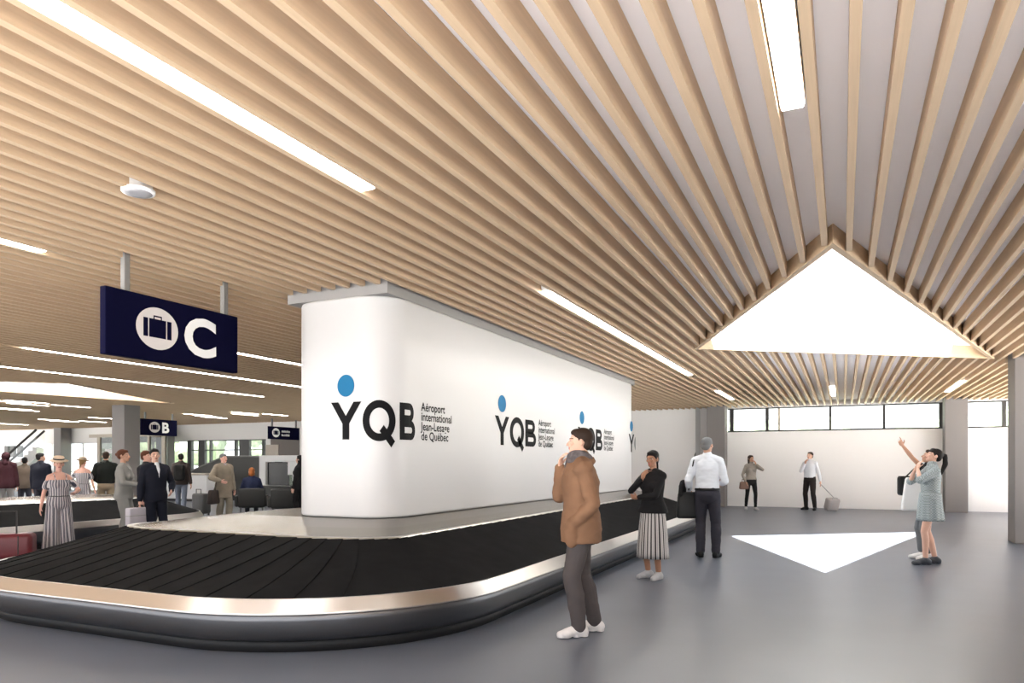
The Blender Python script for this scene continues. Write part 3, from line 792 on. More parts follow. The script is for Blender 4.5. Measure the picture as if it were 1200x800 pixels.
class Fig:
    """joints of a 1.75 m figure facing +Y (its right hand on +X); later scaled as a whole"""
    def __init__(s, sex='m', lw=None, rw=None, lh=(-.6, -.8, -.3), rh=(.6, -.8, -.3), lf=(-.10, 0), rf=(.10, 0), lfa=8, rfa=-8, yaw=0, pitch=0, roll=0, lean=0, hip_dy=0, bulk=1.0,
                 ldir=None, rdir=None, lpalm=None, rpalm=None, lcurl=.5, rcurl=.5, rpoint=False, ankles=None, drop=0, knee=None):
        s.sex = sex; s.f = sex == 'f'; s.bulk = bulk; s.lean = lean; s.drop = drop
        s.sw = (.150 if s.f else .170) * (bulk if bulk > 1 else 1); s.hw = .092 if s.f else .088
        s.sh = {}; s.el = {}; s.wr = {}; s.hip = {}; s.kn = {}; s.an = {}; s.toe = {}; s.hd = {}; s.pn = {}; s.cu = {-1: lcurl, 1: rcurl}; s.pt = {-1: False, 1: rpoint}
        s.fan = {-1: lfa, 1: rfa}
        for k, w, h, ft, fa in ((-1, lw, lh, lf, lfa), (1, rw, rh, rf, rfa)):
            sh = s.up(V((k * s.sw, -.012, 1.408))); s.sh[k] = sh
            w = V(w) if w is not None else V((k * (s.sw + .075), .06, .855))
            e, w = ik(sh, w, .295, .255, V(h)); s.el[k] = e; s.wr[k] = w
            d = (w - e).normalized(); hd = (ldir if k < 0 else rdir); s.hd[k] = V(hd).normalized() if hd is not None else d
            pn = (lpalm if k < 0 else rpalm); pn = V(pn) if pn is not None else V((-k, .1, 0))
            pn = pn - s.hd[k] * pn.dot(s.hd[k]); s.pn[k] = pn.normalized()
            hp = V((k * s.hw, hip_dy, .925 - drop)); an = V((ft[0], ft[1], .085 + (ft[2] if len(ft) > 2 else 0)))
            kn, an = ik(hp, an, .43, .425, V((k * .12, 1, 0)) if knee is None else V(knee)); s.hip[k] = hp; s.kn[k] = kn; s.an[k] = an
            a = math.radians(fa); s.toe[k] = V((-math.sin(a) , math.cos(a), 0))
        R = Matrix.Rotation(math.radians(yaw), 3, 'Z') @ Matrix.Rotation(math.radians(pitch), 3, 'X') @ Matrix.Rotation(math.radians(roll), 3, 'Y')
        s.R = R; s.np = s.up(V((0, .0, 1.545)))
    def up(s, p):
        """lean the trunk about the pelvis"""
        q = V(p); q.y += s.lean * max(0, q.z - .95); q.z -= s.drop; return q
    def H(s, p): return s.np + s.R @ (V(p) - V((0, 0, 1.545)))      # head space -> figure space
    def iH(s, p): return s.R.transposed() @ (V(p) - s.np) + V((0, 0, 1.545))
    def hell(s, bm, c, r): ellipsoid(bm, s.H(c), r, s.R)
    def hcap(s, bm, a, r0, b, r1): capsule(bm, s.H(a), r0, s.H(b), r1, 12)
    def trunk(s, bm, g=0.0, z0=.86, z1=1.48, flare=0, seg=32, hipg=0):
        b = s.bulk
        T = [(.80, .150, .100), (.86, .165, .112), (.94, .178, .122), (1.02, .163, .112), (1.10, .138, .103), (1.20, .146, .110), (1.30, .163, .118), (1.37, .165, .110), (1.43, .135, .085), (1.475, .075, .062)] if s.f else \
            [(.80, .140, .100), (.86, .158, .112), (.94, .168, .120), (1.02, .162, .116), (1.10, .155, .112), (1.20, .165, .116), (1.30, .182, .122), (1.37, .184, .112), (1.43, .150, .088), (1.475, .08, .064)]
        def sec(z):
            for (za, xa, ya), (zb, xb, yb) in zip(T, T[1:]):
                if za <= z <= zb: t = (z - za) / (zb - za); return xa + (xb - xa) * t, ya + (yb - ya) * t
            return T[0][1:] if z < T[0][0] else T[-1][1:]
        rings = []; n = 16
        for k in range(n + 1):
            z = z0 + (z1 - z0) * k / n; x, y = sec(z); fl = flare * max(0, (1.08 - z) / (1.08 - z0)) if z0 < 1.08 else 0
            p = s.up(V((0, 0, z))); rings.append((0, p.y, p.z, x * b + g + fl + hipg * (z < 1), y * b + g + fl))
        loft(bm, rings, seg)
        if s.f and z1 > 1.35 and z0 < 1.25:
            for k in (-1, 1): ellipsoid(bm, s.up(V((k * .072, .085, 1.275))), (.066 + g * .7, .055 + g * .7, .062 + g * .7))
    def shoulders(s, bm, g=0):
        for k in (-1, 1):
            capsule(bm, s.up(V((k * .03, -.01, 1.455))), .052 + g, s.sh[k], .052 * (.9 if s.f else 1.06) * s.bulk + g)
    def arm(s, bm, k, g=0, upto=1.0, g2=None):
        """sleeve or arm; upto 0..2 counts upper arm then forearm"""
        fb = (.86 if s.f else 1) * s.bulk; g2 = g if g2 is None else g2
        a, e, w = s.sh[k], s.el[k], s.wr[k]
        m = a.lerp(e, .45)
        t = min(1, upto); ee = a.lerp(e, t)
        capsule(bm, a, .052 * fb + g, m if t > .45 else ee, .048 * fb + g)
        if t > .45: capsule(bm, m, .048 * fb + g, ee, .039 * fb + g)
        if upto > 1:
            t = upto - 1; mm = e.lerp(w, min(.35, t)); capsule(bm, e, .039 * fb + g, mm, .040 * fb + g)
            if t > .35: capsule(bm, mm, .040 * fb + g, e.lerp(w, t), (.026 if t > .8 else .032) * fb + g2)
    def leg(s, bm, k, g=0, z0=0, gk=None, ga=None):
        fb = .95 if s.f else 1; gk = g if gk is None else gk; ga = g if ga is None else ga
        h, n, a = s.hip[k], s.kn[k], s.an[k]
        capsule(bm, h + V((0, 0, -.01)), .086 * fb + g, h.lerp(n, .5), .073 * fb + (g + gk) / 2); capsule(bm, h.lerp(n, .5), .073 * fb + (g + gk) / 2, n, .053 * fb + gk)
        c = n.lerp(a, .32) + V((0, -.012, 0)); capsule(bm, n, .053 * fb + gk, c, .053 * fb + (gk + ga) / 2); e = n.lerp(a, 1 - z0)
        capsule(bm, c, .053 * fb + (gk + ga) / 2, e, .037 * fb + ga)
    def foot(s, bm, k, g=0):
        a, t = s.an[k], s.toe[k]; z = a.z - .085
        hl = V((a.x, a.y, 0)) - t * .045; ba = V((a.x, a.y, 0)) + t * .115; to = V((a.x, a.y, 0)) + t * .165
        capsule(bm, hl + V((0, 0, z + .036 + g)), .034 + g, V((a.x, a.y, z + .06)) + t * .03, .038 + g, 12)
        capsule(bm, V((a.x, a.y, z + .06)) + t * .03, .036 + g, ba + V((0, 0, z + .030 + g)), .030 + g, 12)
        side = V((t.y, -t.x, 0)); ellipsoid(bm, ba + V((0, 0, z + .026 + g)), (.046 + g, .046 + g, .026 + g)); capsule(bm, ba + V((0, 0, z + .028 + g)), .028 + g, to + V((0, 0, z + .022 + g)), .021 + g, 12)
        capsule(bm, hl + V((0, 0, z + .05)), .033 + g, a, .036 + g, 12)
    def hand(s, bm, k):
        w, d, n = s.wr[k], s.hd[k], s.pn[k]; sd = d.cross(n) * (1 if k > 0 else -1)      # sd points to the thumb side
        sc = .92 if s.f else 1.0
        M = Matrix((sd, d, n)).transposed()
        ellipsoid(bm, w + d * .048 * sc, (.040 * sc, .056 * sc, .017 * sc), M); capsule(bm, w - d * .02, .025 * sc, w + d * .03, .022 * sc, 12)
        cu = s.cu[k]
        for q, (off_, ln) in enumerate(((.030, .072), (.010, .082), (-.010, .076), (-.029, .060))):
            c = cu
            if s.pt[k]: c = .02 if q == 0 else 1.45
            b = w + d * (.090 - abs(q - 1.2) * .004) * sc + sd * off_ * sc; spread = sd * (off_ * 1.6)
            d1 = (d + spread).normalized(); p = b
            for j, (f, r) in enumerate(((.45, .0088), (.32, .0082), (.23, .0074))):
                ang = c * (.55 + .45 * j); dd = (d1 * math.cos(ang) + n * math.sin(ang)).normalized()
                p2 = p + dd * ln * f * sc; capsule(bm, p, r * sc, p2, (r - .0006) * sc, 8); p = p2
        b = w + d * .028 * sc + sd * .030 * sc; d1 = (d * .7 + sd * .75 + n * .25).normalized(); p1 = b + d1 * .036 * sc; d2 = (d * .9 + sd * .25 + n * (.3 + .4 * cu)).normalized(); p2 = p1 + d2 * .032 * sc
        capsule(bm, b, .0115 * sc, p1, .0100 * sc, 8); capsule(bm, p1, .0100 * sc, p2, .0082 * sc, 8)
    def head(s, bm):
        j = .93 if s.f else 1.0
        s.hell(bm, (0, -.012, 1.662), (.073, .092, .088)); s.hell(bm, (0, .022, 1.612), (.056 * j, .066, .074))
        s.hell(bm, (0, .055, 1.572), (.038 * j, .034, .034)); s.hcap(bm, (0, .070, 1.556), .019 * j, (0, .074, 1.560), .017 * j)
        s.hcap(bm, (0, .082, 1.652), .008, (0, .106, 1.618), .0115); 
        for k in (-1, 1):
            s.hell(bm, (k * .013, .096, 1.612), (.009, .010, .007)); s.hell(bm, (k * .074, -.008, 1.635), (.010, .020, .031)); s.hell(bm, (k * .034, .066, 1.628), (.022, .018, .020))
            s.hcap(bm, (k * .015, .083, 1.668), .0075, (k * .045, .068, 1.668), .006)
            s.hell(bm, (k * .031, .0725, 1.651), (.0125, .010, .0085))
        s.hcap(bm, (-.016, .088, 1.592), .0065, (.016, .088, 1.592), .0065); s.hcap(bm, (-.013, .087, 1.582), .007, (.013, .087, 1.582), .007)
        capsule(bm, s.up(V((0, -.015, 1.44))), .056 * (.86 if s.f else 1), s.H((0, -.012, 1.575)), .052 * (.86 if s.f else 1))
    def paint(s, me, sc):
        for p in me.polygons:
            q = s.iH(p.center / sc); i = 0
            if q.y > .055 and 1.56 < q.z < 1.70:
                if abs(q.x) < .026 and 1.577 < q.z < 1.598 and q.y > .086: i = 1
                for k in (-1, 1):
                    ex, ez = q.x - k * .031, q.z - 1.651
                    if (ex / .0125) ** 2 + (ez / .007) ** 2 < 1: i = 2 if abs(ex) < .0055 else 3
                    if abs(ex) < .019 and 1.6655 + .003 * (1 - abs(ex) / .019) < q.z < 1.672: i = 4
            p.material_index = i

def person(name, label, pos, turn, H, skin, fig, parts, hairc, vox=.008, raised=0):
    """parts: list of (child name, builder(fig, bm), material, options)"""
    sc = H / 1.75; pos = V(pos)
    u = -V((pos.x, pos.y, 0)).normalized(); ri = V((-u.y, u.x, 0))          # towards the camera, and picture right
    a = math.radians(turn); d = u * math.cos(a) + ri * math.sin(a)
    e = empty('person', (pos.x, pos.y, pos.z + raised), math.atan2(-d.x, d.y)); tag(e, label, 'person')
    S = Matrix.Scale(sc, 4)
    def fuse(build, v, wr=0, sm=3, seed=0):
        bm = B(); build(bm); bmesh.ops.transform(bm, matrix=S, verts=bm.verts[:]); return remesh(bm, v, sm, .5, wr, 7, seed)
    def body(bm):
        fig.trunk(bm); fig.shoulders(bm); fig.head(bm)
        for k in (-1, 1): fig.arm(bm, k, 0, 2); fig.hand(bm, k); fig.leg(bm, k); fig.foot(bm, k)
    me = fuse(body, min(vox, .0062 if vox < .0095 else .0075) * .82, sm=2)
    me.name = 'body'; fig.paint(me, sc)
    hm = mat('hair_' + hairc, HAIRC[hairc], .6, spec=.15)
    obj('body', me, [skin_m(skin), m_lip, m_eye, m_eyew, hm], e)
    for k, (n, build, m, o) in enumerate(parts):
        if m == 'hair': m = hm
        if o.get('raw'):
            bm = B(); build(fig, bm); bmesh.ops.transform(bm, matrix=S, verts=bm.verts[:]); c = obj(n, bm, m, e, True)
        else:
            me = fuse(lambda bm: build(fig, bm), o.get('vox', vox * 1.05), o.get('wr', .004), o.get('sm', 3), k + len(label)); me.name = n; c = obj(n, me, m, e)
        if o.get('label'): c['label'] = o['label']
    return e
def P(e, p, sc=1):
    """a point in a person's own space -> world"""
    return Matrix.Translation(e.location) @ Matrix.Rotation(e.rotation_euler.z, 4, 'Z') @ V([c * sc for c in p])

# --- garments and hair as builders
def hair_short(f, bm):
    f.hell(bm, (0, -.026, 1.683), (.0805, .096, .083)); f.hell(bm, (0, -.055, 1.630), (.068, .058, .062)); f.hell(bm, (0, .022, 1.722), (.058, .055, .035))
    for k in (-1, 1): f.hcap(bm, (k * .068, .006, 1.66), .011, (k * .070, .006, 1.625), .006)
def hair_bob(f, bm):
    f.hell(bm, (0, -.026, 1.683), (.085, .098, .084)); f.hell(bm, (0, -.058, 1.610), (.078, .062, .10)); f.hell(bm, (0, .020, 1.722), (.062, .055, .036))
    for k in (-1, 1): f.hcap(bm, (k * .066, .022, 1.68), .016, (k * .070, -.012, 1.565), .020)
def hair_long(f, bm):
    hair_bob(f, bm); f.hcap(bm, (0, -.085, 1.60), .055, (0, -.10, 1.44), .045)
    for k in (-1, 1): f.hcap(bm, (k * .068, -.02, 1.58), .026, (k * .075, .01, 1.44), .022)
def hair_tied(f, bm):
    f.hell(bm, (0, -.024, 1.683), (.081, .097, .083)); f.hell(bm, (0, -.058, 1.635), (.068, .058, .062)); f.hell(bm, (0, .024, 1.722), (.060, .055, .034))
    for k in (-1, 1): f.hcap(bm, (k * .064, .024, 1.685), .012, (k * .070, -.015, 1.61), .012)
def hair_bun(f, bm): hair_tied(f, bm); f.hell(bm, (0, -.115, 1.665), (.036, .036, .036))
def hair_low(f, bm): hair_tied(f, bm); f.hell(bm, (0, -.105, 1.60), (.034, .036, .04)); f.hcap(bm, (0, -.10, 1.59), .026, (0, -.125, 1.47), .014)
def hair_pony(f, bm):
    hair_tied(f, bm); f.hcap(bm, (0, -.10, 1.70), .022, (0, -.145, 1.70), .024); f.hcap(bm, (0, -.145, 1.70), .030, (0, -.19, 1.58), .040); f.hcap(bm, (0, -.19, 1.58), .040, (0, -.185, 1.38), .014)
    f.hell(bm, (0, .058, 1.70), (.055, .028, .026))
def top(g=.012, z0=.90, sl=2.0, flare=0, z1=1.475, collar=True, gs=None, wide=0, op=0):
    def b(f, bm):
        f.trunk(bm, g, z0, z1, flare); f.shoulders(bm, g)
        for k in (-1, 1):
            if sl > 0: f.arm(bm, k, g if gs is None else gs, sl)
        if wide:      # stand-up collar folded over, open at the front
            for q, r, h in ((.105, .022, 1.475), (.095, .020, 1.50)):
                tube(bm, [f.up(V((q * math.sin(a), -.018 - q * .95 * math.cos(a), h - .03 * (1 - math.cos(a)) ))) for a in [-2.2 + 4.4 * i / 20 for i in range(21)]], r, 8)
            for k in (-1, 1): ellipsoid(bm, f.up(V((k * .165, .095, .885))), (.062, .070, .13))
        if collar and not op: capsule(bm, f.up(V((0, -.02, 1.45))), .058 + g, f.up(V((0, -.01, 1.505))), .052 + g)
    return b
def trousers(g=.012, z0=.02, gk=.018, ga=.022, top_z=1.03):
    def b(f, bm):
        f.trunk(bm, g, .853, top_z); ellipsoid(bm, V((0, -.012, .915)), ((.178 if f.f else .166) * f.bulk + g, .122 * f.bulk + g, .125))
        for k in (-1, 1): f.leg(bm, k, g, z0, gk, ga)
    return b
def shoe(k, g=.010):
    def b(f, bm):
        f.foot(bm, k, g); a, t = f.an[k], f.toe[k]; z = a.z - .085
        for q, r in ((-.045, .040), (.02, .040), (.11, .047), (.155, .038)):
            c = V((a.x, a.y, z + .010)) + t * q; ellipsoid(bm, c + V((0, 0, .002)), (r, r, .014))
        # flat sole
        for v in bm.verts:
            if v.co.z < z + .001: v.co.z = z + .001
    return b
def shoes(m, g=.010, vox=.007): return [('shoe', shoe(-1, g), m, {'wr': 0, 'vox': vox}), ('shoe', shoe(1, g), m, {'wr': 0, 'vox': vox})]
def skirt(zw, zh, rw, rh, folds=14, amp=.07, seg=112, yoff=0, pw=.8):
    def b(f, bm):
        n = 10; rings = []
        for k in range(n + 1):
            t = k / n; z = zw + (zh - zw) * t; e = t ** pw; p = f.up(V((0, 0, z)))
            rings.append((0, p.y + yoff * t, p.z, rw[0] + (rh[0] - rw[0]) * e, rw[1] + (rh[1] - rw[1]) * e))
        rings.append((0, yoff, zh + .012, rh[0] * .93, rh[1] * .93)); rings.append((0, yoff, zh + .2, rh[0] * .5, rh[1] * .5))
        loft(bm, rings, seg, lambda i, a: 1 + amp * min(1, i / n) * math.sin(a * folds + .6 * math.sin(a * 3)) * (.7 + .3 * math.sin(a * 5)))
    return b
def scarf(f, bm):
    for k, (z, r, q) in enumerate(((1.475, .082, .034), (1.505, .078, .036), (1.53, .074, .030))):
        pts = [f.up(V((r * math.cos(a), r * 1.05 * math.sin(a) - .004, z + .014 * math.sin(a * 2 + k) + .012 * math.sin(a)))) for a in [2 * PI * i / 24 for i in range(25)]]
        tube(bm, pts, q, 8)
    capsule(bm, f.up(V((.03, .085, 1.47))), .038, f.up(V((.02, .115, 1.33))), .042)
def belt(z, g=.020):
    def b(f, bm):
        f.trunk(bm, g, z - .018, z + .018)
    return b
def hat(f, bm):
    M = Matrix.Translation(f.H((0, -.012, 1.712))) @ f.R.to_4x4() @ Matrix.Rotation(math.radians(-6), 4, 'X')
    bm2 = B(); lathe(bm2, [(.001, -.004), (.10, -.004), (.148, -.014), (.150, -.008), (.10, .008), (.088, .012), (.084, .055), (.070, .072), (.03, .078), (.001, .078)], seg=36)
    for v in bm2.verts: v.co = M @ V((v.co.x, v.co.y * 1.12, v.co.z))
    me = bpy.data.meshes.new('t'); bm2.to_mesh(me); bm2.free(); bm.from_mesh(me); bpy.data.meshes.remove(me)
def hatband(f, bm):
    M = Matrix.Translation(f.H((0, -.012, 1.712))) @ f.R.to_4x4() @ Matrix.Rotation(math.radians(-6), 4, 'X')
    bm2 = B(); lathe(bm2, [(.080, .010), (.0915, .010), (.0905, .036), (.080, .036)], seg=36)
    for v in bm2.verts: v.co = M @ V((v.co.x, v.co.y * 1.12, v.co.z))
    me = bpy.data.meshes.new('t'); bm2.to_mesh(me); bm2.free(); bm.from_mesh(me); bpy.data.meshes.remove(me)
def lapels(f, bm):
    for k in (-1, 1):
        tube(bm, [f.up(V((k * .055, -.05, 1.50))), f.up(V((k * .075, .02, 1.49))), f.up(V((k * .06, .105, 1.40))), f.up(V((k * .02, .145, 1.24)))], [.016, .020, .022, .010], 8)
def shirt_front(f, bm):
    capsule(bm, f.up(V((0, .052, 1.49))), .040, f.up(V((0, .108, 1.39))), .034); capsule(bm, f.up(V((0, .108, 1.39))), .034, f.up(V((0, .146, 1.26))), .006)
def strap_over(z=.0):
    def b(f, bm):
        pts = [f.up(V((-.12, .12, 1.40))), f.up(V((-.10, .0, 1.50))), f.up(V((-.13, -.115, 1.38)))]
        tube(bm, pts, .014, 8)
    return b
# --- things people carry
def suitcase(pos, rz, w, d, h, m, label, handle=.95, tilt=0, mh=None):
    e = empty('suitcase', pos, rz); tag(e, label, 'suitcase'); mh = mh or m_dark
    e.rotation_euler.x = tilt
    bm = B(); box(bm, (-w / 2, -d / 2, .05), (w / 2, d / 2, h), min(w, d) * .22, 4); obj('shell', bm, m, e, True)
    for s in (-1, 1):
        bm = B(); box(bm, (s * w * .25 - .008, -d / 2 - .004, .12), (s * w * .25 + .008, d / 2 + .004, h * .92), .004, 1); obj('rib', bm, mh, e)
        for t in (-1, 1):
            bm = B(); cyl(bm, (s * w * .36 - .014, t * d * .32, .028), (s * w * .36 + .014, t * d * .32, .028), .028, None, 14); obj('wheel', bm, mh, e)
    bm = B(); tube(bm, [(-w * .2, -d * .3, h - .03), (-w * .2, -d * .3, handle), (w * .2, -d * .3, handle), (w * .2, -d * .3, h - .03)], .012, 8); obj('handle', bm, mh, e)
    return e
def bag(name, label, pos, rz, w, d, h, m, strap=None, cat='bag', taper=.85):
    e = empty(name, pos, rz); tag(e, label, cat)
    bm = B(); box(bm, (-w / 2, -d / 2, 0), (w / 2, d / 2, h), min(w, d) * .3, 3)
    for v in bm.verts: t = v.co.z / h; v.co.x *= 1 + (taper - 1) * t; v.co.y *= 1 + (.5 - 1) * t * .8
    obj('body', bm, m, e, True)
    bm = B(); box(bm, (-w * .42 * taper, -d * .27, h * .93), (w * .42 * taper, d * .27, h * 1.0), .01, 2); obj('top_flap', bm, m, e, True)
    if strap:
        inv = (Matrix.Translation(pos) @ Matrix.Rotation(rz, 4, 'Z')).inverted()
        bm = B(); tube(bm, [inv @ V(p) for p in strap], .011, 8); obj('strap', bm, m, e, True)
    else:
        bm = B(); tube(bm, [(-w * .2, 0, h * .96), (-w * .18, 0, h + .07), (w * .18, 0, h + .07), (w * .2, 0, h * .96)], .011, 8); obj('handle', bm, m, e, True)
    return e

def backpack_part(f, bm):
    c = f.up(V((0, -.20, 1.22))); bx = B(); box(bx, (-.15, -.09, -.24), (.15, .09, .22), .06, 3, Matrix.Translation(c)); me = bpy.data.meshes.new('t'); bx.to_mesh(me); bx.free(); bm.from_mesh(me); bpy.data.meshes.remove(me)

# 1 man in the brown coat
brown = mat('cloth_camel_brown', (.205, .112, .066), .85, nvar=.12, nscale=4, spec=.15); gtro = cloth('grey_brown_trousers', (.072, .062, .062)); white = cloth('white_leather', (.70, .68, .67), .5)
f = Fig('m', lw=(-.180, .082, .945), lh=(-.5, -.8, 0), rw=(.05, .175, 1.42), rh=(.5, -.25, -1), ldir=(.3, .05, -1), rdir=(-.35, -.05, .93), rpalm=(-.5, -.85, 0), rcurl=.9, lcurl=1.2, lf=(-.10, .03), rf=(.11, -.13), lfa=14, rfa=-10, yaw=-4, pitch=0, lean=.02, bulk=1.06)
A = person('coat', 'man in brown wool coat, grey scarf and white shoes, hand at his chin', (*at(681, 743)[:2], 0), -84, 1.765, 'fair', f, [
    ('hair', hair_short, 'hair', {'wr': .003, 'vox': .006}),
    ('scarf', scarf, mat('cloth_grey_scarf', (.10, .085, .088), .9, nvar=.35, nscale=30), {'wr': .005}),
    ('coat', top(.030, .79, 1.96, .035, gs=.020, wide=1), brown, {'wr': .010}),
    ('collar', lapels, cloth('dark_lining', (.02, .018, .018)), {'wr': .003}),
    ('trousers', trousers(.012, .02, .022, .026), gtro, {'wr': .006})] + shoes(white), 'brown', .0075)

# 2 woman in black jacket and striped culottes
st_w = stripe_mat('cloth_stripes_culottes', [(0, (.035, .03, .032)), (.36, (.55, .52, .50)), (.62, (.16, .14, .15)), (.70, (.60, .57, .55))], 3.4, 'angle')
blk = cloth('black_knit', (.012, .011, .012)); flat = cloth('pale_grey_shoe', (.50, .50, .51), .5)
f = Fig('f', rw=(.03, .19, 1.37), rh=(.9, .2, -.9), rdir=(-.45, .0, .9), rpalm=(-.2, -.9, 0), rcurl=.8, lw=(.09, .215, 1.115), lh=(-.9, .2, -.8), ldir=(.95, .05, .1), lpalm=(0, -1, .2), lcurl=.6, lf=(-.10, .0), rf=(.10, -.03), lfa=10, rfa=-14, yaw=8, pitch=-8)
A2 = person('w', 'woman in black jacket and striped culottes with arms folded by the carousel', (*at(765, 678)[:2], 0), -38, 1.63, 'brown', f, [
    ('hair', hair_low, 'hair', {'wr': .002}),
    ('jacket', top(.016, .905, 1.93, .034, gs=.012, op=1), blk, {'wr': .005}),
    ('culottes', skirt(1.0, .29, (.150, .118), (.228, .190), 14, .05, pw=.5), st_w, {'raw': 1})] + shoes(flat), 'black', .0085)

# 3 man in white shirt seen from behind, with black bag and jacket
shw = cloth('white_shirt', (.68, .70, .74), .8); navt = cloth('navy_charcoal', (.035, .033, .042)); bshoe = cloth('black_leather', (.012, .012, .012), .4)
f = Fig('m', lw=(-.27, .13, .97), lh=(-.25, -1, 0), ldir=(.1, .6, -.7), rw=(.19, .22, 1.08), rh=(.35, -1, -.2), lf=(-.10, .02), rf=(.12, 0), lfa=16, rfa=-14, yaw=-22, bulk=.97)
A3 = person('m', 'grey-haired man in white shirt seen from behind, black bag on his left', (*at(829, 653)[:2], 0), 176, 1.87, 'tan', f, [
    ('hair', hair_short, 'hair', {'wr': .002}),
    ('shirt', top(.016, 1.0, 1.9, 0, gs=.016), shw, {'wr': .008}),
    ('belt', belt(1.0, .027), bshoe, {'wr': 0}),
    ('trousers', trousers(.014, .01, .022, .026), navt, {'wr': .006, 'sm': 9})] + shoes(bshoe), 'grey', .009)
c = P(A3, (-.27, .06, .0), 1.07)
bag('shoulder_bag', 'black shoulder bag hanging at the left side of the white-shirted man', (c.x, c.y, .60), A3.rotation_euler.z + .25, .40, .16, .42, bshoe, [P(A3, (-.27, .06, .98), 1.07), P(A3, (-.245, .10, 1.25), 1.07), P(A3, (-.17, .02, 1.53), 1.07), P(A3, (-.19, -.10, 1.40), 1.07), P(A3, (-.27, .02, .98), 1.07)])
# jacket folded over his left forearm
f0 = A3; c = P(A3, (-.29, .10, .93), 1.07); e = empty('folded_jacket', c, A3.rotation_euler.z); tag(e, 'black jacket folded over the left forearm of the white-shirted man', 'jacket')
bm = B(); capsule(bm, (-.06, -.08, .16), .06, (-.10, .14, .10), .06); capsule(bm, (-.07, -.05, .12), .05, (-.07, .0, -.05), .055); capsule(bm, (-.10, .12, .08), .05, (-.12, .10, -.08), .055); obj('cloth', remesh(bm, .012, 4, .5, .006), cloth('black_wool', (.014, .013, .014)), e)
bm = B(); capsule(bm, (-.09, -.12, .14), .035, (-.10, -.13, -.02), .035); obj('sleeve', remesh(bm, .012, 3, .5, .004), cloth('black_wool', (.014, .013, .014)), e)

# 4 far woman drinking / on the phone
f = Fig('f', lw=(-.10, .17, 1.46), lh=(-.9, .3, -.8), ldir=(.4, -.1, .9), lpalm=(.6, -.7, 0), rw=(.19, .04, .90), rh=(.8, -.6, 0), lf=(-.11, .10), rf=(.10, -.17), lfa=4, rfa=-20, yaw=14)
A4 = person('w', 'woman with long dark hair and taupe blouse raising a hand by the far wall', (*at(880, 597.5)[:2], 0), 22, 1.73, 'tan', f, [
    ('hair', hair_long, 'hair', {'wr': .004}),
    ('blouse', top(.016, .97, 1.9, 0), cloth('taupe', (.26, .23, .20)), {'wr': .005}),
    ('trousers', trousers(.008, .03, .008, .008), blk, {})] + shoes(flat, vox=.009), 'brown', .011)
c = P(A4, (.24, .03, 0), .99); bag('handbag', 'brown handbag held by the woman in taupe blouse near the far wall', (c.x, c.y, .66), A4.rotation_euler.z, .30, .14, .24, cloth('brown_leather', (.17, .10, .075), .5))

# 5 far man with trolley case
f = Fig('m', rw=(.05, .19, 1.40), rh=(.55, .1, -1), rdir=(-.3, -.1, .95), rpalm=(-.4, -.9, 0), rcurl=.8, lw=(-.29, -.08, .86), lh=(-.6, -.8, 0), lf=(-.19, .06), rf=(.15, -.06), lfa=18, rfa=-22, yaw=-6, pitch=4)
A5 = person('m', 'man in white shirt and dark trousers pulling a small case by the far wall', (*at(949, 597.5)[:2], 0), -28, 1.83, 'fair', f, [
    ('hair', hair_short, 'hair', {'wr': .002}),
    ('shirt', top(.016, .98, 1.9, 0), shw, {'wr': .005}),
    ('trousers', trousers(.014, .01, .018, .020), cloth('black_brown', (.022, .018, .017)), {})] + shoes(bshoe, vox=.009), 'brown', .011)
c = at(973, 598.5); cs = suitcase((c.x, c.y, 0), TH + .2, .40, .24, .42, cloth('pale_grey_case', (.40, .37, .36), .5), 'pale grey cabin case trailing behind the far man in white shirt', .46, .35, m_grey)
h5 = P(A5, (-.29, -.08, .80), 1.045); bpy.context.view_layer.update()
iv = cs.matrix_world.inverted(); bm = B(); tube(bm, [(0, -.07, .44), iv @ h5], .014, 8); obj('pull_rod', bm, m_grey, cs)
# 6 + 7 the two women looking at the skylight
plaid = plaid_mat('cloth_grey_plaid', (.20, .23, .235), (.34, .38, .385), 55)
f = Fig('f', lw=(-.06, .19, 1.44), lh=(-.9, .2, -.8), ldir=(.25, -.3, .9), lpalm=(.3, -.9, 0), lcurl=.6, rw=(.04, .20, 1.42), rh=(.9, .1, -.9), rdir=(-.3, -.2, .9), rpalm=(-.4, -.9, 0), lf=(-.08, .09), rf=(.10, -.10), lfa=4, rfa=-6, pitch=20, lean=-.03)
A6 = person('w', 'woman with ponytail in grey checked dress looking up, hands at her chin', (*at(1090, 661)[:2], 0), -72, 1.69, 'fair', f, [
    ('hair', hair_pony, 'hair', {'wr': .003}),
    ('dress', top(.020, .98, 1.05, 0, gs=.022), plaid, {'wr': .005}),
    ('dress_skirt', skirt(1.08, .66, (.172, .142), (.21, .18), 12, .06), plaid, {'raw': 1})] + shoes(mat('dark_trainer', (.045, .05, .06), .5), .010, .008), 'black', .009)
f = Fig('f', rw=(.06, .36, 1.84), rh=(.5, .2, -.9), rdir=(-.15, .5, .85), rpalm=(-1, 0, .2), rpoint=True, lf=(-.09, 0), rf=(.10, .06), lfa=6, rfa=-6, pitch=16)
pp = atd(1087, 11.05)
A7 = person('w', 'woman pointing up at the skylight, standing behind the woman in checked dress', (pp.x, pp.y, 0), -78, 1.68, 'tan', f, [
    ('hair', hair_tied, 'hair', {'wr': .002}),
    ('top', top(.014, .90, .42, 0), cloth('black_top', (.016, .014, .014)), {'wr': .004}),
    ('trousers', trousers(.012, .16, .016, .02), cloth('grey_trousers', (.14, .15, .16)), {})] + shoes(white, vox=.009), 'brown', .009)
tw = atd(1070, 10.9); th = Vector((0, 0, 0))
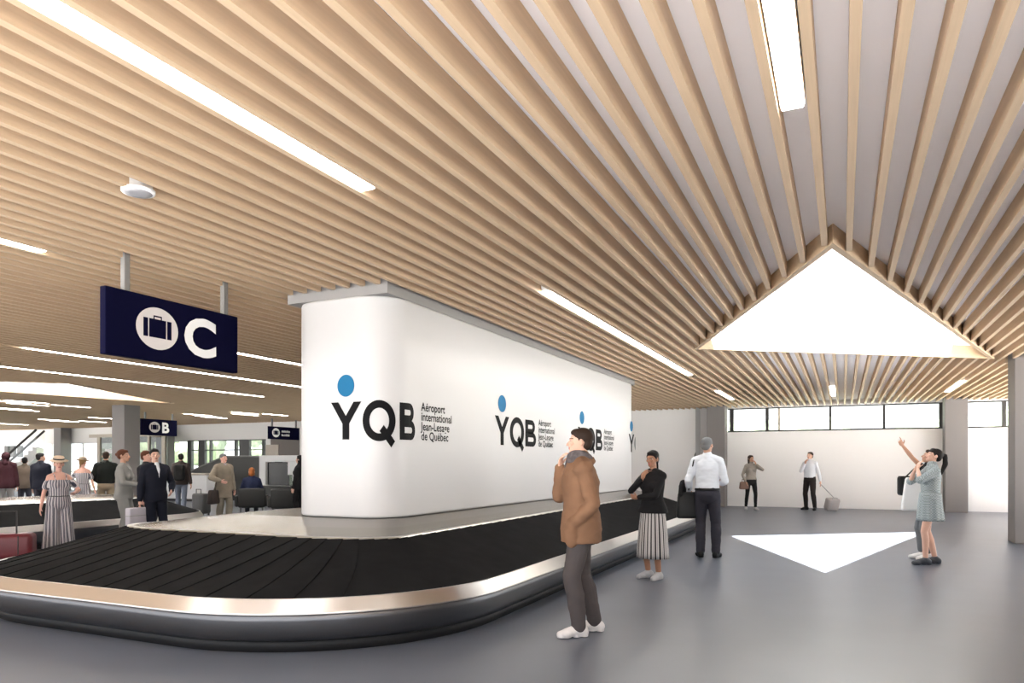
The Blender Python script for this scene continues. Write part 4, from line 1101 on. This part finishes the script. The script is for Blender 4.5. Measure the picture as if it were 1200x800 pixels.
bag('tote_bag', 'white cloth tote bag hanging in front of the woman in checked dress', (tw.x, tw.y, .76), TH - .2, .34, .12, .50, cloth('white_canvas', (.66, .65, .64)), [V((tw.x, tw.y, 1.24)), atd(1080, 10.9, 1.36), atd(1086, 10.9, 1.42)], taper=.62)
tb = atd(1061, 11.1); bag('shoulder_bag', 'black slouchy bag beside the white tote of the pointing woman', (tb.x, tb.y, .98), TH + .1, .22, .13, .30, bshoe, [V((tb.x, tb.y, 1.26)), atd(1072, 11.2, 1.40)], taper=1.1)

# ---- the crowd in the left hall
stj = stripe_mat('cloth_stripes_jumpsuit', [(0, (.60, .56, .57)), (.30, (.10, .10, .13)), (.52, (.42, .39, .41)), (.62, (.05, .05, .07)), (.86, (.55, .52, .53))], 3.6, 'angle')
straw = mat('straw', (.68, .52, .38), .8); red = mat('case_red', (.155, .024, .030), .4)
def jumpsuit(f, bm):
    f.trunk(bm, .022, .95, 1.36)
    for k in (-1, 1): capsule(bm, f.sh[k].lerp(f.el[k], .38), .062, f.sh[k].lerp(f.el[k], .62), .066)
def straps(f, bm):
    for k in (-1, 1): tube(bm, [f.up(V((k * .085, .125, 1.33))), f.up(V((k * .095, .06, 1.455))), f.up(V((k * .095, -.03, 1.475))), f.up(V((k * .085, -.105, 1.33)))], .010, 6)
def wide_legs(f, bm):
    f.trunk(bm, .026, .92, 1.07); ellipsoid(bm, V((0, 0, .93)), (.205, .155, .14))
    for k in (-1, 1):
        loft(bm, [(f.hip[k].x + (f.an[k].x - f.hip[k].x) * t, f.hip[k].y + (f.an[k].y - f.hip[k].y) * t, 1.0 + (.06 - 1.0) * t, .100 + .055 * t, .105 + .05 * t) for t in [q / 10 for q in range(11)]], 40, lambda i, a: 1 + .05 * math.sin(a * 7 + i * .1))
def hat_lady(pos, turn, H, label, vox, lw, hc='blond'):
    f = Fig('f', rw=(.30, .02, .84), rh=(.6, -.8, 0), lw=lw, lh=(-.9, -.3, -.5), ldir=(.3, .9, .1), lpalm=(.2, -.2, 1), lf=(-.10, .02), rf=(.11, -.05), yaw=-12, pitch=-4)
    return person('w', label, pos, turn, H, 'pink', f, [
        ('hair', hair_low, 'hair', {'wr': .002}), ('hat', hat, straw, {'raw': 1}), ('hat_band', hatband, m_dark, {'raw': 1}),
        ('bodice', jumpsuit, stj, {'wr': .006}), ('strap', straps, stj, {'wr': 0, 'vox': .006}),
        ('belt', belt(1.06, .024), cloth('dark_belt', (.05, .045, .05)), {'wr': 0}), ('wide_trousers', wide_legs, stj, {'wr': .003})] + shoes(cloth('sandal', (.3, .2, .13), .6), vox=.009), hc, vox)
pp = atd(69, 11.6); L1 = hat_lady((pp.x, pp.y, 0), 18, 1.56, 'woman in straw hat and striped jumpsuit holding the handle of a red suitcase', .009, (-.14, .26, 1.10))
bm = B(); q = P(L1, (-.12, .36, 1.11), .89); e = empty('mobile_phone', q, L1.rotation_euler.z); tag(e, 'dark phone held by the woman in straw hat with red suitcase', 'phone')
box(bm, (-.036, -.07, .0), (.036, .07, .010), .004, 2); obj('case', bm, m_dark, e); bm = B(); box(bm, (-.033, -.066, .010), (.033, .066, .012)); obj('screen', bm, mat('phone_screen', (.02, .02, .03), .15), e)
c = atd(9, 10.8); sc_ = suitcase((c.x, c.y, 0), TH + .35, .70, .34, .43, red, 'large red suitcase with black handle at the left edge', .76)
pp = atd(97, 17.6); hat_lady((pp.x, pp.y, 0), 160, 1.60, 'second woman in straw hat and striped jumpsuit, farther away behind the carousel', .011, (-.2, .22, 1.0))
def simple(px, d, turn, H, sex, skin, hair, hairb, topb, topm, legm, label, vox=.012, fig=None, extra=(), topn='jacket', legb=None, shoem=None):
    p = atd(px, d); f = fig or Fig(sex)
    return person('p', label, (p.x, p.y, 0), turn, H, skin, f, [('hair', hairb, 'hair', {'wr': .003}), (topn, topb, topm, {'wr': .006}), ('trousers', legb or trousers(.012, .02, .018, .022), legm, {'wr': .004, 'sm': 7})] + list(extra) + shoes(shoem or bshoe, vox=.010), hair, vox)
jeans = cloth('blue_grey_jeans', (.12, .135, .17)); khaki = cloth('khaki', (.30, .24, .165))
simple(7, 19.5, 170, 1.76, 'm', 'tan', 'auburn', hair_bob, top(.034, .80, 1.95, .03, gs=.026), cloth('burgundy', (.026, .006, .009)), cloth('stone_trousers', (.22, .21, .20)), 'person in burgundy hooded jacket seen from behind at the left edge', extra=[('hood', lambda f, bm: (ellipsoid(bm, f.H((0, -.03, 1.655)), (.105, .115, .118)), capsule(bm, f.up(V((0, -.07, 1.47))), .085, f.up(V((0, -.05, 1.53))), .075)), cloth('burgundy', (.026, .006, .009)), {'wr': .006})])
simple(29, 20.4, 176, 1.64, 'm', 'tan', 'black', hair_short, top(.030, .82, 1.95, .02, gs=.024), cloth('olive_brown', (.075, .056, .042)), navt, 'person in olive brown jacket seen from behind, between burgundy hood and navy jacket')
simple(48, 18.2, 150, 1.73, 'm', 'fair', 'black', hair_short, top(.028, .84, 1.95, .02, gs=.022), cloth('dark_navy', (.012, .013, .022)), navt, 'black-haired man in dark navy jacket turning his head right, behind the hat woman', fig=Fig('m', yaw=-42))
simple(124, 18, 178, 1.76, 'm', 'tan', 'brown', hair_short, top(.022, .97, 1.95, 0, gs=.022), cloth('black_green', (.012, .014, .012)), khaki, 'man in dark green jumper and khaki trousers seen from behind by the second carousel', fig=Fig('m', lw=(-.20, .20, 1.02), rw=(.20, .20, 1.02), lf=(-.15, 0), rf=(.15, 0), bulk=1.08), topn='jumper', shoem=cloth('tan_boot', (.30, .22, .15)))
gsuit = cloth('pale_grey_suit', (.29, .285, .27))
p = atd(145, 12.9)
person('w', 'woman in pale grey suit with hair tied back, facing the man in navy suit', (p.x, p.y, 0), 72, 1.715, 'tan', Fig('f', rw=(.10, .26, 1.12), rh=(.9, -.6, -.3), rdir=(-.3, .9, .1), lw=(-.02, .26, 1.10), lh=(-.9, -.5, -.3), ldir=(.6, .7, .1), yaw=-6), [
    ('hair', hair_bun, 'hair', {'wr': .002}), ('blazer', top(.020, .86, 1.93, .02, gs=.016, op=1), gsuit, {'wr': .005}), ('collar', lapels, gsuit, {'wr': .002}), ('trousers', trousers(.020, .01, .035, .04), gsuit, {'wr': .004})] + shoes(bshoe), 'auburn', .009)
nsuit = cloth('midnight_suit', (.010, .011, .019))
p = atd(182, 12.3)
N8 = person('m', 'smiling black-haired man in navy suit carrying a white briefcase', (p.x, p.y, 0), 24, 1.715, 'fair', Fig('m', rw=(.27, .02, .86), rh=(.7, -.7, 0), lw=(-.20, .16, 1.02), lh=(-.7, -.8, 0), yaw=-14, roll=4, bulk=1.03), [
    ('hair', hair_short, 'hair', {'wr': .002}), ('jacket', top(.022, .84, 1.93, .015, gs=.018, op=1), nsuit, {'wr': .005}), ('collar', lapels, nsuit, {'wr': .002}), ('shirt', shirt_front, shw, {'wr': 0}), ('trousers', trousers(.014, .01, .02, .024), nsuit, {'wr': .004})] + shoes(bshoe), 'black', .0085)
q = P(N8, (.27, .03, .76), .98); e = empty('briefcase', (q.x, q.y, .41), N8.rotation_euler.z + PI / 2 - 1.15); tag(e, 'white briefcase in the hand of the man in navy suit', 'briefcase')
wl = cloth('white_case', (.60, .57, .62), .5)
bm = B(); box(bm, (-.27, -.055, 0), (.27, .055, .33), .022, 3); obj('shell', bm, wl, e, True)
bm = B(); box(bm, (-.272, -.057, .19), (.272, .057, .205), .003, 1); obj('seam', bm, m_grey, e)
bm = B(); tube(bm, [(-.07, 0, .325), (-.06, 0, .365), (.06, 0, .365), (.07, 0, .325)], .011, 8); obj('handle', bm, m_dark, e, True)
simple(172, 13.4, 60, 1.70, 'm', 'pink', 'auburn', hair_short, top(.020, .90, 1.95, 0), cloth('charcoal_wool', (.03, .03, .033)), navt, 'auburn-haired man half hidden behind the navy-suited man')
simple(202, 13.4, 200, 1.42, 'm', 'tan', 'black', hair_short, top(.034, .60, 1.95, .05, gs=.022), cloth('black_overcoat', (.008, .008, .009)), navt, 'short figure in black overcoat right beside the navy-suited man') if False else None
W9 = simple(212, 21.0, 168, 1.75, 'm', 'tan', 'black', hair_short, top(.026, .86, 1.95, .02, gs=.02), cloth('dark_brown_jacket', (.038, .028, .026)), jeans, 'man in dark brown jacket with black backpack walking away pulling a grey case', fig=Fig('m', rw=(.30, -.16, .88), rh=(.5, -.9, 0), lf=(-.10, .14), rf=(.10, -.16), yaw=10), extra=[('backpack', backpack_part, cloth('backpack_black', (.010, .010, .010)), {'wr': .004})])
c = atd(236, 20.6); suitcase((c.x, c.y, 0), TH - .5, .50, .30, .62, cloth('charcoal_case', (.06, .06, .06), .5), 'grey case pulled by the man with the backpack', .74)
p = atd(262, 17.6)
coat_b = mat('cloth_beige_coat', (.215, .178, .132), .85, nvar=.15, nscale=5)
O10 = person('m', 'older man in open beige coat with a dark bag on his arm', (p.x, p.y, 0), 32, 1.70, 'pink', Fig('m', rw=(.20, .19, 1.08), rh=(.8, -.7, -.2), lf=(-.11, .05), rf=(.10, -.06), yaw=8, bulk=1.04), [
    ('hair', hair_short, 'hair', {'wr': .002}), ('coat', top(.036, .66, 1.95, .04, gs=.028, op=1), coat_b, {'wr': .007}), ('collar', lapels, coat_b, {'wr': .003}), ('shirt', shirt_front, cloth('lilac_shirt', (.28, .24, .26)), {'wr': 0}), ('trousers', trousers(.016, .01, .03, .03), cloth('beige_trousers', (.24, .21, .165)), {'wr': .004})] + shoes(bshoe, vox=.009), 'grey', .010)
q = P(O10, (.33, .10, .0), .97); bag('shoulder_bag', 'dark brown bag hanging from the arm of the older man in beige coat', (q.x, q.y, .50), O10.rotation_euler.z + .5, .42, .16, .34, cloth('dark_leather', (.035, .026, .024), .5), [P(O10, (.33, .10, .84), .97), P(O10, (.24, .12, 1.12), .97), P(O10, (.31, .13, .84), .97)])
# seated person in the lounge chair, and one standing by the white box
p, ch = CH[0]
S11 = Fig('m', drop=.40, hip_dy=-.10, lf=(-.12, .40), rf=(.12, .40), knee=(0, .3, 1), lw=(-.16, .30, .66), rw=(.16, .30, .66), lh=(-.7, -.8, -.2), rh=(.7, -.8, -.2))
def seat_trs(f, bm):
    loft(bm, [(0, -.06, .42, .165, .115), (0, -.06, .54, .175, .13), (0, -.04, .66, .16, .115)], 28)
    for k in (-1, 1): f.leg(bm, k, .012, .02, .018, .02)
S = person('m', 'ginger-haired person in navy jumper sitting with back turned in a lounge chair', (p.x, p.y, 0), 180, 1.75, 'tan', S11, [
    ('hair', hair_bob, 'hair', {'wr': .004}), ('jumper', top(.022, .93, 1.95, 0, gs=.02), cloth('navy_jumper', (.020, .026, .060)), {'wr': .005}), ('trousers', seat_trs, navt, {'wr': .003})] + shoes(bshoe, vox=.010), 'ginger', .012)
S.rotation_euler.z = ch.rotation_euler.z
simple(351, 19.0, -120, 1.68, 'f', 'fair', 'black', hair_bob, top(.024, .80, 1.95, .02), blk, blk, 'person in black coat mostly hidden by the edge of the white logo box', topn='coat')
# ------------------------------------------------------------------ daylight
w = bpy.data.worlds.new('sky'); SC.world = w; w.use_nodes = True
nt = w.node_tree; bg = nt.nodes['Background']
tc = nt.nodes.new('ShaderNodeTexCoord'); sp_ = nt.nodes.new('ShaderNodeSeparateXYZ'); nt.links.new(tc.outputs['Generated'], sp_.inputs[0])
rp = nt.nodes.new('ShaderNodeValToRGB'); rp.color_ramp.elements[0].position = .0; rp.color_ramp.elements[1].position = .6
rp.color_ramp.elements[0].color = (.95, .96, 1, 1); rp.color_ramp.elements[1].color = (.80, .89, 1, 1)
nt.links.new(sp_.outputs['Z'], rp.inputs[0]); nt.links.new(rp.outputs[0], bg.inputs['Color'])
bg.inputs['Strength'].default_value = 1.0
sd = bpy.data.lights.new('sun', 'SUN'); so_ = bpy.data.objects.new('sun', sd); COL.objects.link(so_)
sd.energy = 37; sd.angle = .009; sd.color = (1, .96, .9)
dirv = Vector((-.1, 2.75, -3.4)); so_.rotation_euler = dirv.to_track_quat('-Z', 'Y').to_euler()
SC.view_settings.exposure = 1.3
SC.cycles.use_denoising = True
SC.cycles.max_bounces = 8; SC.cycles.diffuse_bounces = 5; SC.cycles.sample_clamp_indirect = 6
